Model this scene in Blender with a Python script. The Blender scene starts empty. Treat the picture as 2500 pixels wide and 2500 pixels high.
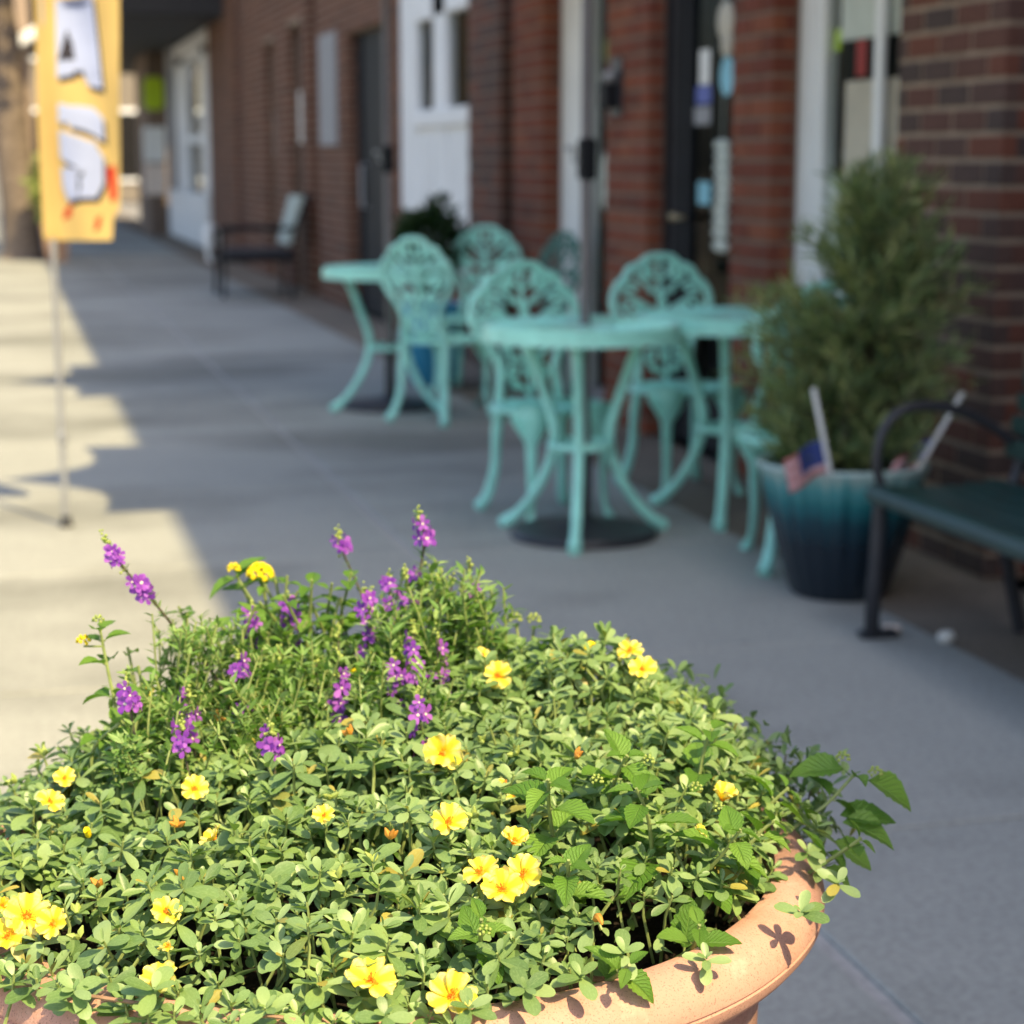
import bpy, math, random
import numpy as np
from mathutils import Vector, Matrix, Quaternion

rnd = random.Random(11)
sc = bpy.context.scene
COL = sc.collection
PI = math.pi

# ------------------------------------------------------------------ camera, sky, sun, exposure
# world axes: +Y runs along the street, +X points at the shop fronts, the pavement is z = 0
CAM_H = 1.30
cd = bpy.data.cameras.new('camera')
cam = bpy.data.objects.new('camera', cd)
COL.objects.link(cam)
cam.location = (0, 0, CAM_H)
cam.rotation_euler = (math.radians(90 - 10.204), 0, math.radians(-14.6))
cd.sensor_width = 36
cd.lens = 68.94
cd.clip_start = 0.05
cd.clip_end = 600
cd.dof.use_dof = True
cd.dof.focus_distance = 1.50
cd.dof.aperture_fstop = 6.4
sc.camera = cam

SUN_EL = math.radians(51.3)
SH = Vector((0.375, -0.927))
sun_dir = Vector((SH.x * math.cos(SUN_EL), SH.y * math.cos(SUN_EL), math.sin(SUN_EL)))
w = bpy.data.worlds.new('World')
sc.world = w
w.use_nodes = True
nt = w.node_tree
sky = nt.nodes.new('ShaderNodeTexSky')
sky.sky_type = 'NISHITA'
sky.sun_disc = False
sky.sun_elevation = SUN_EL
sky.sun_rotation = math.atan2(SH.x, SH.y)
sky.dust_density = 2.8
sky.ozone_density = 1.0
nt.links.new(sky.outputs[0], nt.nodes['Background'].inputs[0])
nt.nodes['Background'].inputs[1].default_value = 0.15
sl = bpy.data.lights.new('sun', 'SUN')
sl.energy = 4.0
sl.angle = math.radians(0.5)
sl.color = (1.0, 0.80, 0.43)
so = bpy.data.objects.new('sun', sl)
COL.objects.link(so)
so.rotation_euler = sun_dir.to_track_quat('Z', 'Y').to_euler()
so.location = (0, 0, 20)
sc.view_settings.view_transform = 'Standard'
sc.view_settings.look = 'None'
sc.view_settings.gamma = 1
sc.view_settings.exposure = 0.96
sc.cycles.use_denoising = True
sc.cycles.max_bounces = 8
sc.cycles.diffuse_bounces = 4
sc.cycles.glossy_bounces = 3
sc.cycles.transmission_bounces = 4
sc.cycles.transparent_max_bounces = 10
sc.cycles.sample_clamp_indirect = 6
sc.cycles.caustics_reflective = False
sc.cycles.caustics_refractive = False

# ------------------------------------------------------------------ materials
def nn(t, kind, **kw):
    n = t.nodes.new(kind)
    for k, v in kw.items():
        setattr(n, k, v)
    return n

class M:
    """small wrapper round one node material"""
    def __init__(s, name, rough=0.6, spec=0.5, metal=0.0, color=None):
        s.m = bpy.data.materials.new(name)
        s.m.use_nodes = True
        s.t = s.m.node_tree
        s.b = s.t.nodes['Principled BSDF']
        s.b.inputs['Roughness'].default_value = rough
        s.b.inputs['Specular IOR Level'].default_value = spec
        s.b.inputs['Metallic'].default_value = metal
        if color:
            s.b.inputs['Base Color'].default_value = (*color, 1)
    def link(s, a, b):
        s.t.links.new(a, b)
    def coord(s, kind='Object'):
        if kind == 'World':
            return nn(s.t, 'ShaderNodeNewGeometry').outputs['Position']
        return nn(s.t, 'ShaderNodeTexCoord').outputs[kind]
    def noise(s, co, scale, detail=4, rough=0.55):
        n = nn(s.t, 'ShaderNodeTexNoise')
        n.inputs['Scale'].default_value = scale
        n.inputs['Detail'].default_value = detail
        n.inputs['Roughness'].default_value = rough
        s.link(co, n.inputs['Vector'])
        return n.outputs[0]
    def voro(s, co, scale, feature='F1'):
        n = nn(s.t, 'ShaderNodeTexVoronoi', feature=feature)
        n.inputs['Scale'].default_value = scale
        s.link(co, n.inputs['Vector'])
        return n.outputs[0]
    def ramp(s, v, stops):
        n = nn(s.t, 'ShaderNodeValToRGB')
        e = n.color_ramp.elements
        while len(e) < len(stops):
            e.new(0.5)
        for i, (p, c) in enumerate(stops):
            e[i].position = p
            e[i].color = (*c, 1) if not isinstance(c, (int, float)) else (c, c, c, 1)
        s.link(v, n.inputs[0])
        return n.outputs[0]
    def mix(s, f, a, b, blend='MIX'):
        n = nn(s.t, 'ShaderNodeMix', data_type='RGBA', blend_type=blend)
        for v, i in ((f, 0), (a, 6), (b, 7)):
            if isinstance(v, (int, float)):
                n.inputs[i].default_value = v
            elif isinstance(v, tuple):
                n.inputs[i].default_value = (*v, 1)
            else:
                s.link(v, n.inputs[i])
        return n.outputs[2]
    def math(s, op, a, b=0.0, clamp=False):
        n = nn(s.t, 'ShaderNodeMath', operation=op, use_clamp=clamp)
        for i, v in enumerate((a, b)):
            if isinstance(v, (int, float)):
                n.inputs[i].default_value = v
            else:
                s.link(v, n.inputs[i])
        return n.outputs[0]
    def sep(s, v):
        n = nn(s.t, 'ShaderNodeSeparateXYZ')
        s.link(v, n.inputs[0])
        return n.outputs
    def color(s, c):
        if isinstance(c, tuple):
            s.b.inputs['Base Color'].default_value = (*c, 1)
        else:
            s.link(c, s.b.inputs['Base Color'])
        return s
    def bump(s, h, strength=0.3, dist=0.01):
        n = nn(s.t, 'ShaderNodeBump')
        n.inputs['Strength'].default_value = strength
        n.inputs['Distance'].default_value = dist
        s.link(h, n.inputs['Height'])
        s.link(n.outputs[0], s.b.inputs['Normal'])
        return s
    def rand(s):
        a = nn(s.t, 'ShaderNodeObjectInfo').outputs['Random']
        b = nn(s.t, 'ShaderNodeNewGeometry').outputs['Random Per Island']
        return s.math('FRACT', s.math('ADD', a, b))
    def translucent(s, amount, tint):
        out = s.t.nodes['Material Output']
        tr = nn(s.t, 'ShaderNodeBsdfTranslucent')
        if isinstance(tint, tuple):
            tr.inputs[0].default_value = (*tint, 1)
        else:
            s.link(tint, tr.inputs[0])
        mx = nn(s.t, 'ShaderNodeMixShader')
        mx.inputs[0].default_value = amount
        s.link(s.b.outputs[0], mx.inputs[1])
        s.link(tr.outputs[0], mx.inputs[2])
        s.link(mx.outputs[0], out.inputs[0])
        return s

def plain(name, c, rough=0.6, spec=0.4, metal=0.0, var=0.12, scale=6.0, bump=0.0):
    """a paint or metal with slight unevenness of its own"""
    a = M(name, rough, spec, metal)
    n = a.noise(a.coord('Object'), scale, 5)
    lo = tuple(v * (1 - var) for v in c)
    hi = tuple(min(1, v * (1 + var)) for v in c)
    a.color(a.ramp(n, [(0.3, lo), (0.7, hi)]))
    if bump:
        a.bump(a.noise(a.coord('Object'), scale * 8, 3), bump, 0.004)
    return a.m

def concrete(name, lo, hi, stain, joint=False):
    a = M(name, 0.85, 0.25)
    co = a.coord('World')
    big = a.noise(co, 0.55, 5, 0.6)
    mid = a.noise(co, 3.5, 6, 0.65)
    fine = a.noise(co, 60, 3)
    c = a.mix(mid, lo, hi)
    # damp-looking stretched stains running across the pavement
    mp = nn(a.t, 'ShaderNodeMapping')
    mp.inputs['Scale'].default_value = (0.45, 0.8, 1)
    a.link(co, mp.inputs['Vector'])
    st = a.ramp(a.noise(mp.outputs[0], 0.8, 7, 0.62), [(0.47, 0.0), (0.62, 1.0)])
    c = a.mix(a.math('MULTIPLY', st, 0.85), c, stain)
    c = a.mix(a.math('MULTIPLY', big, 0.25), c, hi)
    sp = a.ramp(fine, [(0.35, 0.78), (0.6, 1.0)])
    c = a.mix(1.0, c, sp, 'MULTIPLY')
    # old gum and oil spots
    v = a.voro(co, 2.6)
    c = a.mix(a.ramp(v, [(0.03, 0.75), (0.05, 0.0)]), c, stain)
    a.color(c)
    a.bump(a.noise(co, 90, 4, 0.7), 0.25, 0.004)
    return a.m

def brickmat(name, cols, seam=0.0):
    a = M(name, 0.85, 0.25)
    c = a.ramp(a.rand(), cols)
    n = a.noise(a.coord('World'), 45, 5, 0.7)
    c = a.mix(1.0, c, a.ramp(n, [(0.3, 0.72), (0.7, 1.12)]), 'MULTIPLY')
    a.color(c)
    a.bump(n, 0.5, 0.004)
    return a.m

MT = {}
MT['slab'] = concrete('concrete_slab', (0.325, 0.335, 0.31), (0.43, 0.435, 0.40), (0.165, 0.168, 0.148))
MT['joint'] = concrete('concrete_joint', (0.41, 0.405, 0.39), (0.47, 0.46, 0.44), (0.34, 0.34, 0.32))
MT['strip'] = concrete('brown_paving', (0.20, 0.165, 0.13), (0.27, 0.23, 0.18), (0.13, 0.11, 0.09))
MT['road'] = concrete('road_surface', (0.24, 0.23, 0.22), (0.30, 0.29, 0.275), (0.17, 0.165, 0.16))
MT['mortar'] = plain('mortar', (0.30, 0.225, 0.165), 0.9, 0.2, var=0.2, scale=9, bump=0.4)
MT['mortar_dark'] = plain('mortar_dark', (0.20, 0.145, 0.11), 0.9, 0.2, var=0.2, scale=9, bump=0.4)
MT['brick_brown'] = brickmat('brick_brown', [(0.0, (0.075, 0.052, 0.046)), (0.35, (0.10, 0.058, 0.048)), (0.6, (0.12, 0.056, 0.042)), (0.85, (0.17, 0.058, 0.036)), (1.0, (0.07, 0.054, 0.05))])
MT['brick_red'] = brickmat('brick_red', [(0.0, (0.16, 0.045, 0.028)), (0.4, (0.21, 0.06, 0.035)), (0.75, (0.25, 0.08, 0.042)), (1.0, (0.12, 0.04, 0.028))])
MT['brick_far'] = brickmat('brick_far', [(0.0, (0.13, 0.055, 0.035)), (0.5, (0.185, 0.078, 0.048)), (1.0, (0.095, 0.043, 0.03))])
MT['upper'] = plain('upper_brick_wall', (0.24, 0.13, 0.10), 0.9, 0.2, var=0.2, scale=9)
MT['white'] = plain('white_paint', (0.80, 0.80, 0.79), 0.5, 0.4, var=0.05, scale=3)
MT['paper'] = plain('white_paper', (0.78, 0.77, 0.72), 0.8, 0.2, var=0.06, scale=12)
MT['cream'] = plain('cream_paper', (0.75, 0.62, 0.52), 0.8, 0.2, var=0.12, scale=6)
MT['grey'] = plain('grey_paint', (0.28, 0.28, 0.29), 0.6, 0.4)
MT['pole'] = plain('umbrella_pole', (0.16, 0.145, 0.15), 0.42, 0.5, 0.2)
MT['steel'] = plain('galvanised_pole', (0.36, 0.37, 0.39), 0.45, 0.5, 0.35)
MT['black'] = plain('black_paint', (0.010, 0.011, 0.014), 0.6, 0.2, var=0.3)
MT['iron'] = plain('black_iron', (0.025, 0.026, 0.032), 0.45, 0.5, var=0.25)
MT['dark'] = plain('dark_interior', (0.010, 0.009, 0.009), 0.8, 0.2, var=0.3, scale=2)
MT['turq'] = plain('turquoise_paint', (0.38, 0.83, 0.71), 0.36, 0.5, var=0.14, scale=14, bump=0.12)
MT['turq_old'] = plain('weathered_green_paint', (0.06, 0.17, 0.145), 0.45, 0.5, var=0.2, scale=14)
MT['bench'] = plain('bench_green', (0.012, 0.045, 0.042), 0.33, 0.55, var=0.2, scale=9)
MT['sage'] = plain('sage_cushion', (0.46, 0.52, 0.47), 0.85, 0.2, var=0.1, scale=20)
MT['awning'] = plain('awning_board', (0.03, 0.03, 0.032), 0.7, 0.3)

MT['bark'] = plain('bark', (0.19, 0.15, 0.12), 0.9, 0.2, var=0.35, scale=9, bump=0.8)
MT['beige'] = plain('beige_render', (0.20, 0.17, 0.135), 0.85, 0.2)
MT['palegreen'] = plain('pale_bush', (0.24, 0.29, 0.08), 0.7, 0.2, var=0.3)
MT['lime'] = plain('lime_sign', (0.55, 0.75, 0.02), 0.5, 0.4, var=0.04)
MT['blueglaze'] = plain('blue_glaze', (0.04, 0.28, 0.46), 0.22, 0.6, var=0.2, scale=5)
MT['brass'] = plain('brass', (0.42, 0.33, 0.2), 0.35, 0.5, 0.8)
MT['sky_blue'] = plain('light_blue_print', (0.22, 0.52, 0.62), 0.5, 0.3)
MT['print_blue'] = plain('blue_print', (0.10, 0.13, 0.40), 0.5, 0.3)
MT['faded_red'] = plain('faded_red_cloth', (0.42, 0.15, 0.15), 0.85, 0.2)
MT['print_red'] = plain('red_print', (0.50, 0.03, 0.03), 0.6, 0.3)
MT['flag_blue'] = plain('navy_cloth', (0.05, 0.075, 0.24), 0.85, 0.2)
MT['pink'] = plain('pale_pink_cloth', (0.60, 0.42, 0.44), 0.85, 0.2)
MT['orange'] = plain('orange_print', (0.55, 0.16, 0.03), 0.7, 0.3)

def flagmat(name, c, tr):
    a = M(name, 0.75, 0.2)
    n = a.noise(a.coord('Object'), 7, 4)
    c2 = a.ramp(n, [(0.3, tuple(v * 0.9 for v in c)), (0.7, c)])
    a.color(c2)
    a.translucent(tr, c2)
    return a.m
MT['canvas'] = flagmat('umbrella_canvas', (0.66, 0.64, 0.58), 0.5)
MT['flag'] = flagmat('yellow_flag_cloth', (0.78, 0.56, 0.21), 0.35)
MT['lav'] = flagmat('lavender_white_print', (0.50, 0.58, 0.88), 0.25)
MT['ink'] = flagmat('black_print', (0.03, 0.028, 0.04), 0.05)
MT['redink'] = flagmat('red_flag_print', (0.62, 0.06, 0.03), 0.2)

def glassmat():
    m = bpy.data.materials.new('shop_glass')
    m.use_nodes = True
    t = m.node_tree
    t.nodes.clear()
    out = nn(t, 'ShaderNodeOutputMaterial')
    tr = nn(t, 'ShaderNodeBsdfTransparent')
    tr.inputs[0].default_value = (0.93, 0.95, 0.94, 1)
    gl = nn(t, 'ShaderNodeBsdfGlossy')
    gl.inputs['Roughness'].default_value = 0.03
    fr = nn(t, 'ShaderNodeFresnel')
    fr.inputs[0].default_value = 1.05
    mx = nn(t, 'ShaderNodeMixShader')
    t.links.new(fr.outputs[0], mx.inputs[0])
    t.links.new(tr.outputs[0], mx.inputs[1])
    t.links.new(gl.outputs[0], mx.inputs[2])
    t.links.new(mx.outputs[0], out.inputs[0])
    return m
MT['glass'] = glassmat()

def terracotta():
    a = M('terracotta', 0.8, 0.25)
    co = a.coord('Object')
    c = a.mix(a.noise(co, 7, 6, 0.6), (0.52, 0.265, 0.20), (0.62, 0.37, 0.295))
    sp = a.ramp(a.noise(co, 620, 2, 0.5), [(0.30, 0.55), (0.42, 1.0)])
    c = a.mix(1.0, c, sp, 'MULTIPLY')
    v = a.ramp(a.voro(co, 260), [(0.12, 0.35), (0.20, 1.0)])
    n2 = a.ramp(a.noise(co, 30, 2), [(0.5, 0.0), (0.62, 1.0)])
    c = a.mix(n2, c, a.mix(1.0, c, v, 'MULTIPLY'))
    pale = a.ramp(a.noise(co, 18, 5, 0.7), [(0.54, 0.0), (0.74, 0.45)])
    c = a.mix(pale, c, (0.76, 0.57, 0.46))
    # soil splashed up and rubbed along the rim
    dirt = a.ramp(a.noise(co, 11, 6, 0.7), [(0.56, 0.0), (0.70, 0.45)])
    c = a.mix(dirt, c, (0.30, 0.17, 0.12))
    a.color(c)
    a.bump(a.noise(co, 260, 4, 0.7), 0.35, 0.002)
    return a.m
MT['terra'] = terracotta()

def soilmat():
    a = M('potting_soil', 0.95, 0.15)
    co = a.coord('World')
    n = a.noise(co, 70, 6, 0.75)
    a.color(a.ramp(n, [(0.3, (0.008, 0.006, 0.005)), (0.6, (0.05, 0.035, 0.027)), (0.75, (0.12, 0.09, 0.07))]))
    a.bump(n, 1.0, 0.02)
    return a.m
MT['soil'] = soilmat()

def leafmat(name, dark, mid, light, vein=None, rough=0.5, tr=0.28, fleck=False, spec=0.35, yellow=None):
    a = M(name, rough, spec)
    c = a.ramp(a.rand(), [(0.0, yellow or dark), (0.02, yellow or dark), (0.03, dark), (0.5, mid), (1.0, light)])
    if yellow:
        # whole patches of the mat are fresher or duller than others
        big = a.noise(a.coord('World'), 9, 3)
        c = a.mix(1.0, c, a.ramp(big, [(0.3, (0.80, 0.82, 0.86)), (0.55, (1.0, 1.0, 1.0)), (0.72, (1.28, 1.16, 0.95))]), 'MULTIPLY')
    uv = a.coord('UV')
    o = a.sep(uv)
    if fleck:
        n = a.noise(uv, 9, 4, 0.7)
        c = a.mix(a.ramp(n, [(0.48, 0.0), (0.75, 0.3)]), c, tuple(min(1, v * 1.4 + 0.03) for v in light))
    d = a.math('ABSOLUTE', a.math('SUBTRACT', o[1], 0.5))
    rib = a.ramp(d, [(0.0, 1.0), (0.045, 0.0)])
    h = rib
    if vein:
        # side veins slanting forward from the midrib, fine net between them
        k = a.math('SUBTRACT', o[0], a.math('MULTIPLY', d, 0.75))
        sv = a.math('ABSOLUTE', a.math('SUBTRACT', a.math('FRACT', a.math('MULTIPLY', k, 9.0)), 0.5))
        sv = a.ramp(sv, [(0.0, 1.0), (0.16, 0.0)])
        net = a.noise(uv, 26, 3)
        h = a.math('ADD', a.math('MAXIMUM', rib, sv), a.math('MULTIPLY', net, -0.6))
        c = a.mix(a.math('MULTIPLY', a.math('MAXIMUM', rib, sv), 0.45), c, vein)
    else:
        c = a.mix(a.math('MULTIPLY', rib, 0.25), c, light)
    a.color(c)
    if vein:
        nb = nn(a.t, 'ShaderNodeBump', invert=True)
        nb.inputs['Strength'].default_value = 0.7
        nb.inputs['Distance'].default_value = 0.0016
        a.link(h, nb.inputs['Height'])
        a.link(nb.outputs[0], a.b.inputs['Normal'])
    a.translucent(tr, a.mix(1.0, c, (1.0, 1.25, 0.35), 'MULTIPLY'))
    return a.m
MT['purslane'] = leafmat('purslane_leaf', (0.115, 0.205, 0.06), (0.205, 0.325, 0.11), (0.31, 0.43, 0.18), fleck=True, rough=0.42, tr=0.24, spec=0.5, yellow=(0.40, 0.34, 0.07))
MT['lantana'] = leafmat('lantana_leaf', (0.10, 0.225, 0.03), (0.14, 0.29, 0.04), (0.20, 0.36, 0.06), vein=(0.25, 0.41, 0.11), rough=0.38, tr=0.30)
MT['angel'] = leafmat('angelonia_leaf', (0.12, 0.24, 0.055), (0.21, 0.36, 0.10), (0.34, 0.47, 0.17), rough=0.5, tr=0.35)
MT['juniper'] = leafmat('juniper_spray', (0.08, 0.14, 0.055), (0.17, 0.24, 0.09), (0.36, 0.37, 0.15), rough=0.6, tr=0.2)
MT['laurel'] = leafmat('dark_shrub_leaf', (0.012, 0.035, 0.008), (0.02, 0.05, 0.012), (0.035, 0.07, 0.02), rough=0.5, tr=0.15)
MT['treeleaf'] = leafmat('tree_leaf', (0.04, 0.09, 0.02), (0.06, 0.12, 0.03), (0.09, 0.15, 0.04))

def petalmat():
    a = M('yellow_petal', 0.55, 0.25)
    uv = a.coord('UV')
    o = a.sep(uv)
    along = a.ramp(o[0], [(0.0, (0.80, 0.26, 0.01)), (0.16, (0.88, 0.58, 0.02)), (0.45, (0.90, 0.73, 0.04)), (1.0, (0.90, 0.77, 0.07))])
    # cream bands beside the middle of each petal
    d = a.math('ABSOLUTE', a.math('SUBTRACT', o[1], 0.5))
    band = a.ramp(d, [(0.16, 0.0), (0.3, 1.0), (0.42, 0.9), (0.5, 0.2)])
    n = a.noise(uv, 3.0, 3)
    f = a.math('MULTIPLY', a.math('MULTIPLY', band, a.ramp(o[0], [(0.25, 0.0), (0.7, 1.0)])), a.ramp(n, [(0.3, 0.15), (0.6, 1.0)]))
    c = a.mix(a.math('MULTIPLY', f, 0.8), along, (0.94, 0.92, 0.66))
    r = a.rand()
    c = a.mix(a.math('MULTIPLY', r, 0.25), c, (0.88, 0.66, 0.04))
    a.color(c)
    a.translucent(0.35, c)
    return a.m
MT['petal'] = petalmat()
MT['stamen'] = plain('orange_stamen', (0.80, 0.26, 0.015), 0.6, 0.3, var=0.2, scale=200)
def bloommat():
    a = M('purple_blossom', 0.55, 0.25)
    c = a.ramp(a.rand(), [(0.0, (0.24, 0.055, 0.46)), (0.5, (0.36, 0.09, 0.58)), (1.0, (0.50, 0.17, 0.70))])
    a.color(c)
    a.translucent(0.35, c)
    return a.m
MT['bloom'] = bloommat()
MT['throat'] = plain('blossom_throat', (0.75, 0.72, 0.55), 0.6, 0.3)
MT['lanyellow'] = plain('lantana_yellow', (0.85, 0.66, 0.01), 0.6, 0.3, var=0.1, scale=150)
MT['budgreen'] = plain('green_bud', (0.32, 0.40, 0.10), 0.6, 0.3, var=0.2, scale=150)
MT['budred'] = plain('spent_bloom', (0.55, 0.25, 0.04), 0.6, 0.3, var=0.4, scale=90)
MT['stem'] = plain('green_stem', (0.24, 0.30, 0.10), 0.5, 0.35, var=0.25, scale=60)
MT['stem_red'] = plain('reddish_stem', (0.34, 0.20, 0.12), 0.5, 0.35, var=0.25, scale=60)
MT['stem_dark'] = plain('dark_stem', (0.10, 0.09, 0.06), 0.6, 0.3, var=0.25, scale=60)

def drip_glaze():
    a = M('teal_drip_glaze', 0.22, 0.6)
    co = a.coord('Object')
    o = a.sep(co)
    ang = a.math('ARCTAN2', o[1], o[0])
    cx = nn(a.t, 'ShaderNodeCombineXYZ')
    a.link(a.math('MULTIPLY', ang, 5.0), cx.inputs[0])
    n = a.noise(cx.outputs[0], 1.6, 4)
    z = a.math('ADD', o[2], a.math('MULTIPLY', a.math('SUBTRACT', n, 0.5), 0.14))
    a.color(a.ramp(a.math('DIVIDE', z, 0.40), [(0.42, (0.004, 0.014, 0.026)), (0.62, (0.006, 0.045, 0.065)), (0.76, (0.015, 0.15, 0.17)), (0.88, (0.08, 0.30, 0.31)), (1.0, (0.36, 0.48, 0.45))]))
    return a.m
MT['drip'] = drip_glaze()

# ------------------------------------------------------------------ mesh helpers
class MB:
    """collects shapes; build() links them as ONE mesh object"""
    def __init__(s):
        s.v, s.f, s.uv, s.mi = [], [], {}, []
        s.cur = 0
    def add(s, vs, fs, uvs=None):
        n = len(s.v)
        s.v += [tuple(p) for p in vs]
        s.f += [tuple(i + n for i in q) for q in fs]
        s.mi += [s.cur] * len(fs)
        if uvs:
            for i, u in enumerate(uvs):
                s.uv[n + i] = u
        return s
    def box(s, x0, x1, y0, y1, z0, z1, ch=0.0):
        if ch <= 0:
            vs = [(x, y, z) for z in (z0, z1) for y in (y0, y1) for x in (x0, x1)]
            return s.add(vs, [(0, 2, 3, 1), (4, 5, 7, 6), (0, 1, 5, 4), (2, 6, 7, 3), (0, 4, 6, 2), (1, 3, 7, 5)])
        # chamfered on every edge
        X, Y, Z = (x0, x1), (y0, y1), (z0, z1)
        vs, idx = [], {}
        for i in (0, 1):
            for j in (0, 1):
                for k in (0, 1):
                    sx, sy, sz = (1 - 2 * i) * ch, (1 - 2 * j) * ch, (1 - 2 * k) * ch
                    for ax, p in (('x', (X[i], Y[j] + sy, Z[k] + sz)), ('y', (X[i] + sx, Y[j], Z[k] + sz)), ('z', (X[i] + sx, Y[j] + sy, Z[k]))):
                        idx[(i, j, k, ax)] = len(vs)
                        vs.append(p)
        g = lambda i, j, k, a: idx[(i, j, k, a)]
        fs = []
        for i in (0, 1):
            fs.append((g(i, 0, 0, 'x'), g(i, 0, 1, 'x'), g(i, 1, 1, 'x'), g(i, 1, 0, 'x')))
            fs.append((g(0, i, 0, 'y'), g(1, i, 0, 'y'), g(1, i, 1, 'y'), g(0, i, 1, 'y')))
            fs.append((g(0, 0, i, 'z'), g(1, 0, i, 'z'), g(1, 1, i, 'z'), g(0, 1, i, 'z')))
        for i in (0, 1):
            for j in (0, 1):
                fs.append((g(i, j, 0, 'x'), g(i, j, 1, 'x'), g(i, j, 1, 'y'), g(i, j, 0, 'y')))
                fs.append((g(i, 0, j, 'x'), g(i, 1, j, 'x'), g(i, 1, j, 'z'), g(i, 0, j, 'z')))
                fs.append((g(0, i, j, 'y'), g(1, i, j, 'y'), g(1, i, j, 'z'), g(0, i, j, 'z')))
                for k in (0, 1):
                    fs.append((g(i, j, k, 'x'), g(i, j, k, 'y'), g(i, j, k, 'z')))
        return s.add(vs, fs)
    def tube(s, pts, rad, n=8, closed=False, flat=None):
        """swept tube; rad a number or one per point; flat = (direction, factor) squashes the section along a direction"""
        pts = [Vector(p) for p in pts]
        m = len(pts)
        rads = [rad] * m if isinstance(rad, (int, float)) else list(rad)
        vs, fs = [], []
        ref = Vector((0, 0, 1))
        prev = None
        for i, p in enumerate(pts):
            a = pts[(i - 1) % m] if (closed or i) else p
            b = pts[(i + 1) % m] if (closed or i < m - 1) else p
            t = (b - a)
            t = t.normalized() if t.length > 1e-9 else Vector((0, 0, 1))
            if prev is None:
                u = t.cross(ref)
                if u.length < 1e-3:
                    u = t.cross(Vector((1, 0, 0)))
                u.normalize()
            else:
                u = prev - t * prev.dot(t)
                u = u.normalized() if u.length > 1e-6 else t.orthogonal().normalized()
            prev = u
            v = t.cross(u)
            for k in range(n):
                q = 2 * PI * k / n
                o = u * math.cos(q) + v * math.sin(q)
                if flat:
                    o = o - flat[0] * (o.dot(flat[0]) * (1 - flat[1]))
                vs.append(p + o * rads[i])
        for i in range(m if closed else m - 1):
            j = (i + 1) % m
            for k in range(n):
                l = (k + 1) % n
                fs.append((i * n + k, i * n + l, j * n + l, j * n + k))
        if not closed:
            fs.append(tuple(range(n - 1, -1, -1)))
            fs.append(tuple((m - 1) * n + k for k in range(n)))
        return s.add(vs, fs)
    def lathe(s, prof, n=32, c=(0, 0), wob=None, close=True):
        vs, fs = [], []
        for r, z in prof:
            for k in range(n):
                q = 2 * PI * k / n
                rr = r * (1 + (wob(q, z) if wob else 0))
                vs.append((c[0] + rr * math.cos(q), c[1] + rr * math.sin(q), z))
        for i in range(len(prof) - 1):
            for k in range(n):
                l = (k + 1) % n
                fs.append((i * n + k, i * n + l, (i + 1) * n + l, (i + 1) * n + k))
        if close:
            fs.append(tuple(range(n - 1, -1, -1)))
            fs.append(tuple((len(prof) - 1) * n + k for k in range(n)))
        return s.add(vs, fs)
    def ball(s, c, r, n=8, m=5, rz=None):
        rx = r if isinstance(r, tuple) else (r, r, r if rz is None else rz)
        vs = [(c[0], c[1], c[2] - rx[2])]
        for i in range(1, m):
            a = -PI / 2 + PI * i / m
            for k in range(n):
                q = 2 * PI * k / n
                vs.append((c[0] + rx[0] * math.cos(a) * math.cos(q), c[1] + rx[1] * math.cos(a) * math.sin(q), c[2] + rx[2] * math.sin(a)))
        vs.append((c[0], c[1], c[2] + rx[2]))
        fs = [(0, 1 + (k + 1) % n, 1 + k) for k in range(n)]
        for i in range(m - 2):
            for k in range(n):
                l = (k + 1) % n
                fs.append((1 + i * n + k, 1 + i * n + l, 1 + (i + 1) * n + l, 1 + (i + 1) * n + k))
        top = len(vs) - 1
        b = 1 + (m - 2) * n
        fs += [(b + k, b + (k + 1) % n, top) for k in range(n)]
        return s.add(vs, fs)
    def prism(s, poly, a, b, axis='z'):
        """2-D outline pushed from a to b along an axis; outline in the two other axes, in order"""
        def P(u, v, w_):
            return {'z': (u, v, w_), 'y': (u, w_, v), 'x': (w_, u, v)}[axis]
        n = len(poly)
        vs = [P(u, v, a) for u, v in poly] + [P(u, v, b) for u, v in poly]
        fs = [tuple(range(n - 1, -1, -1)), tuple(range(n, 2 * n))]
        fs += [(i, (i + 1) % n, n + (i + 1) % n, n + i) for i in range(n)]
        return s.add(vs, fs)
    def mesh(s, name, mats, smooth=True):
        me = bpy.data.meshes.new(name)
        me.from_pydata(s.v, [], s.f)
        for m in (mats if isinstance(mats, (list, tuple)) else [mats]):
            me.materials.append(MT[m])
        if any(s.mi):
            me.polygons.foreach_set('material_index', s.mi)
        if s.uv:
            lay = me.uv_layers.new(name='UVMap')
            li = np.zeros(len(me.loops), dtype=np.int32)
            me.loops.foreach_get('vertex_index', li)
            uv = np.array([s.uv.get(i, (0, 0)) for i in range(len(s.v))], dtype=np.float32)
            lay.data.foreach_set('uv', uv[li].ravel())
        if smooth:
            me.polygons.foreach_set('use_smooth', [True] * len(me.polygons))
            me.set_sharp_from_angle(angle=math.radians(38))
        me.update()
        return me
    def build(s, name, mats, parent=None, smooth=True):
        return put(name, s.mesh(name, mats, smooth), parent)

def wpos(o):
    p = Vector((0, 0, 0))
    while o is not None:
        p += o.location
        o = o.parent
    return p

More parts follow.
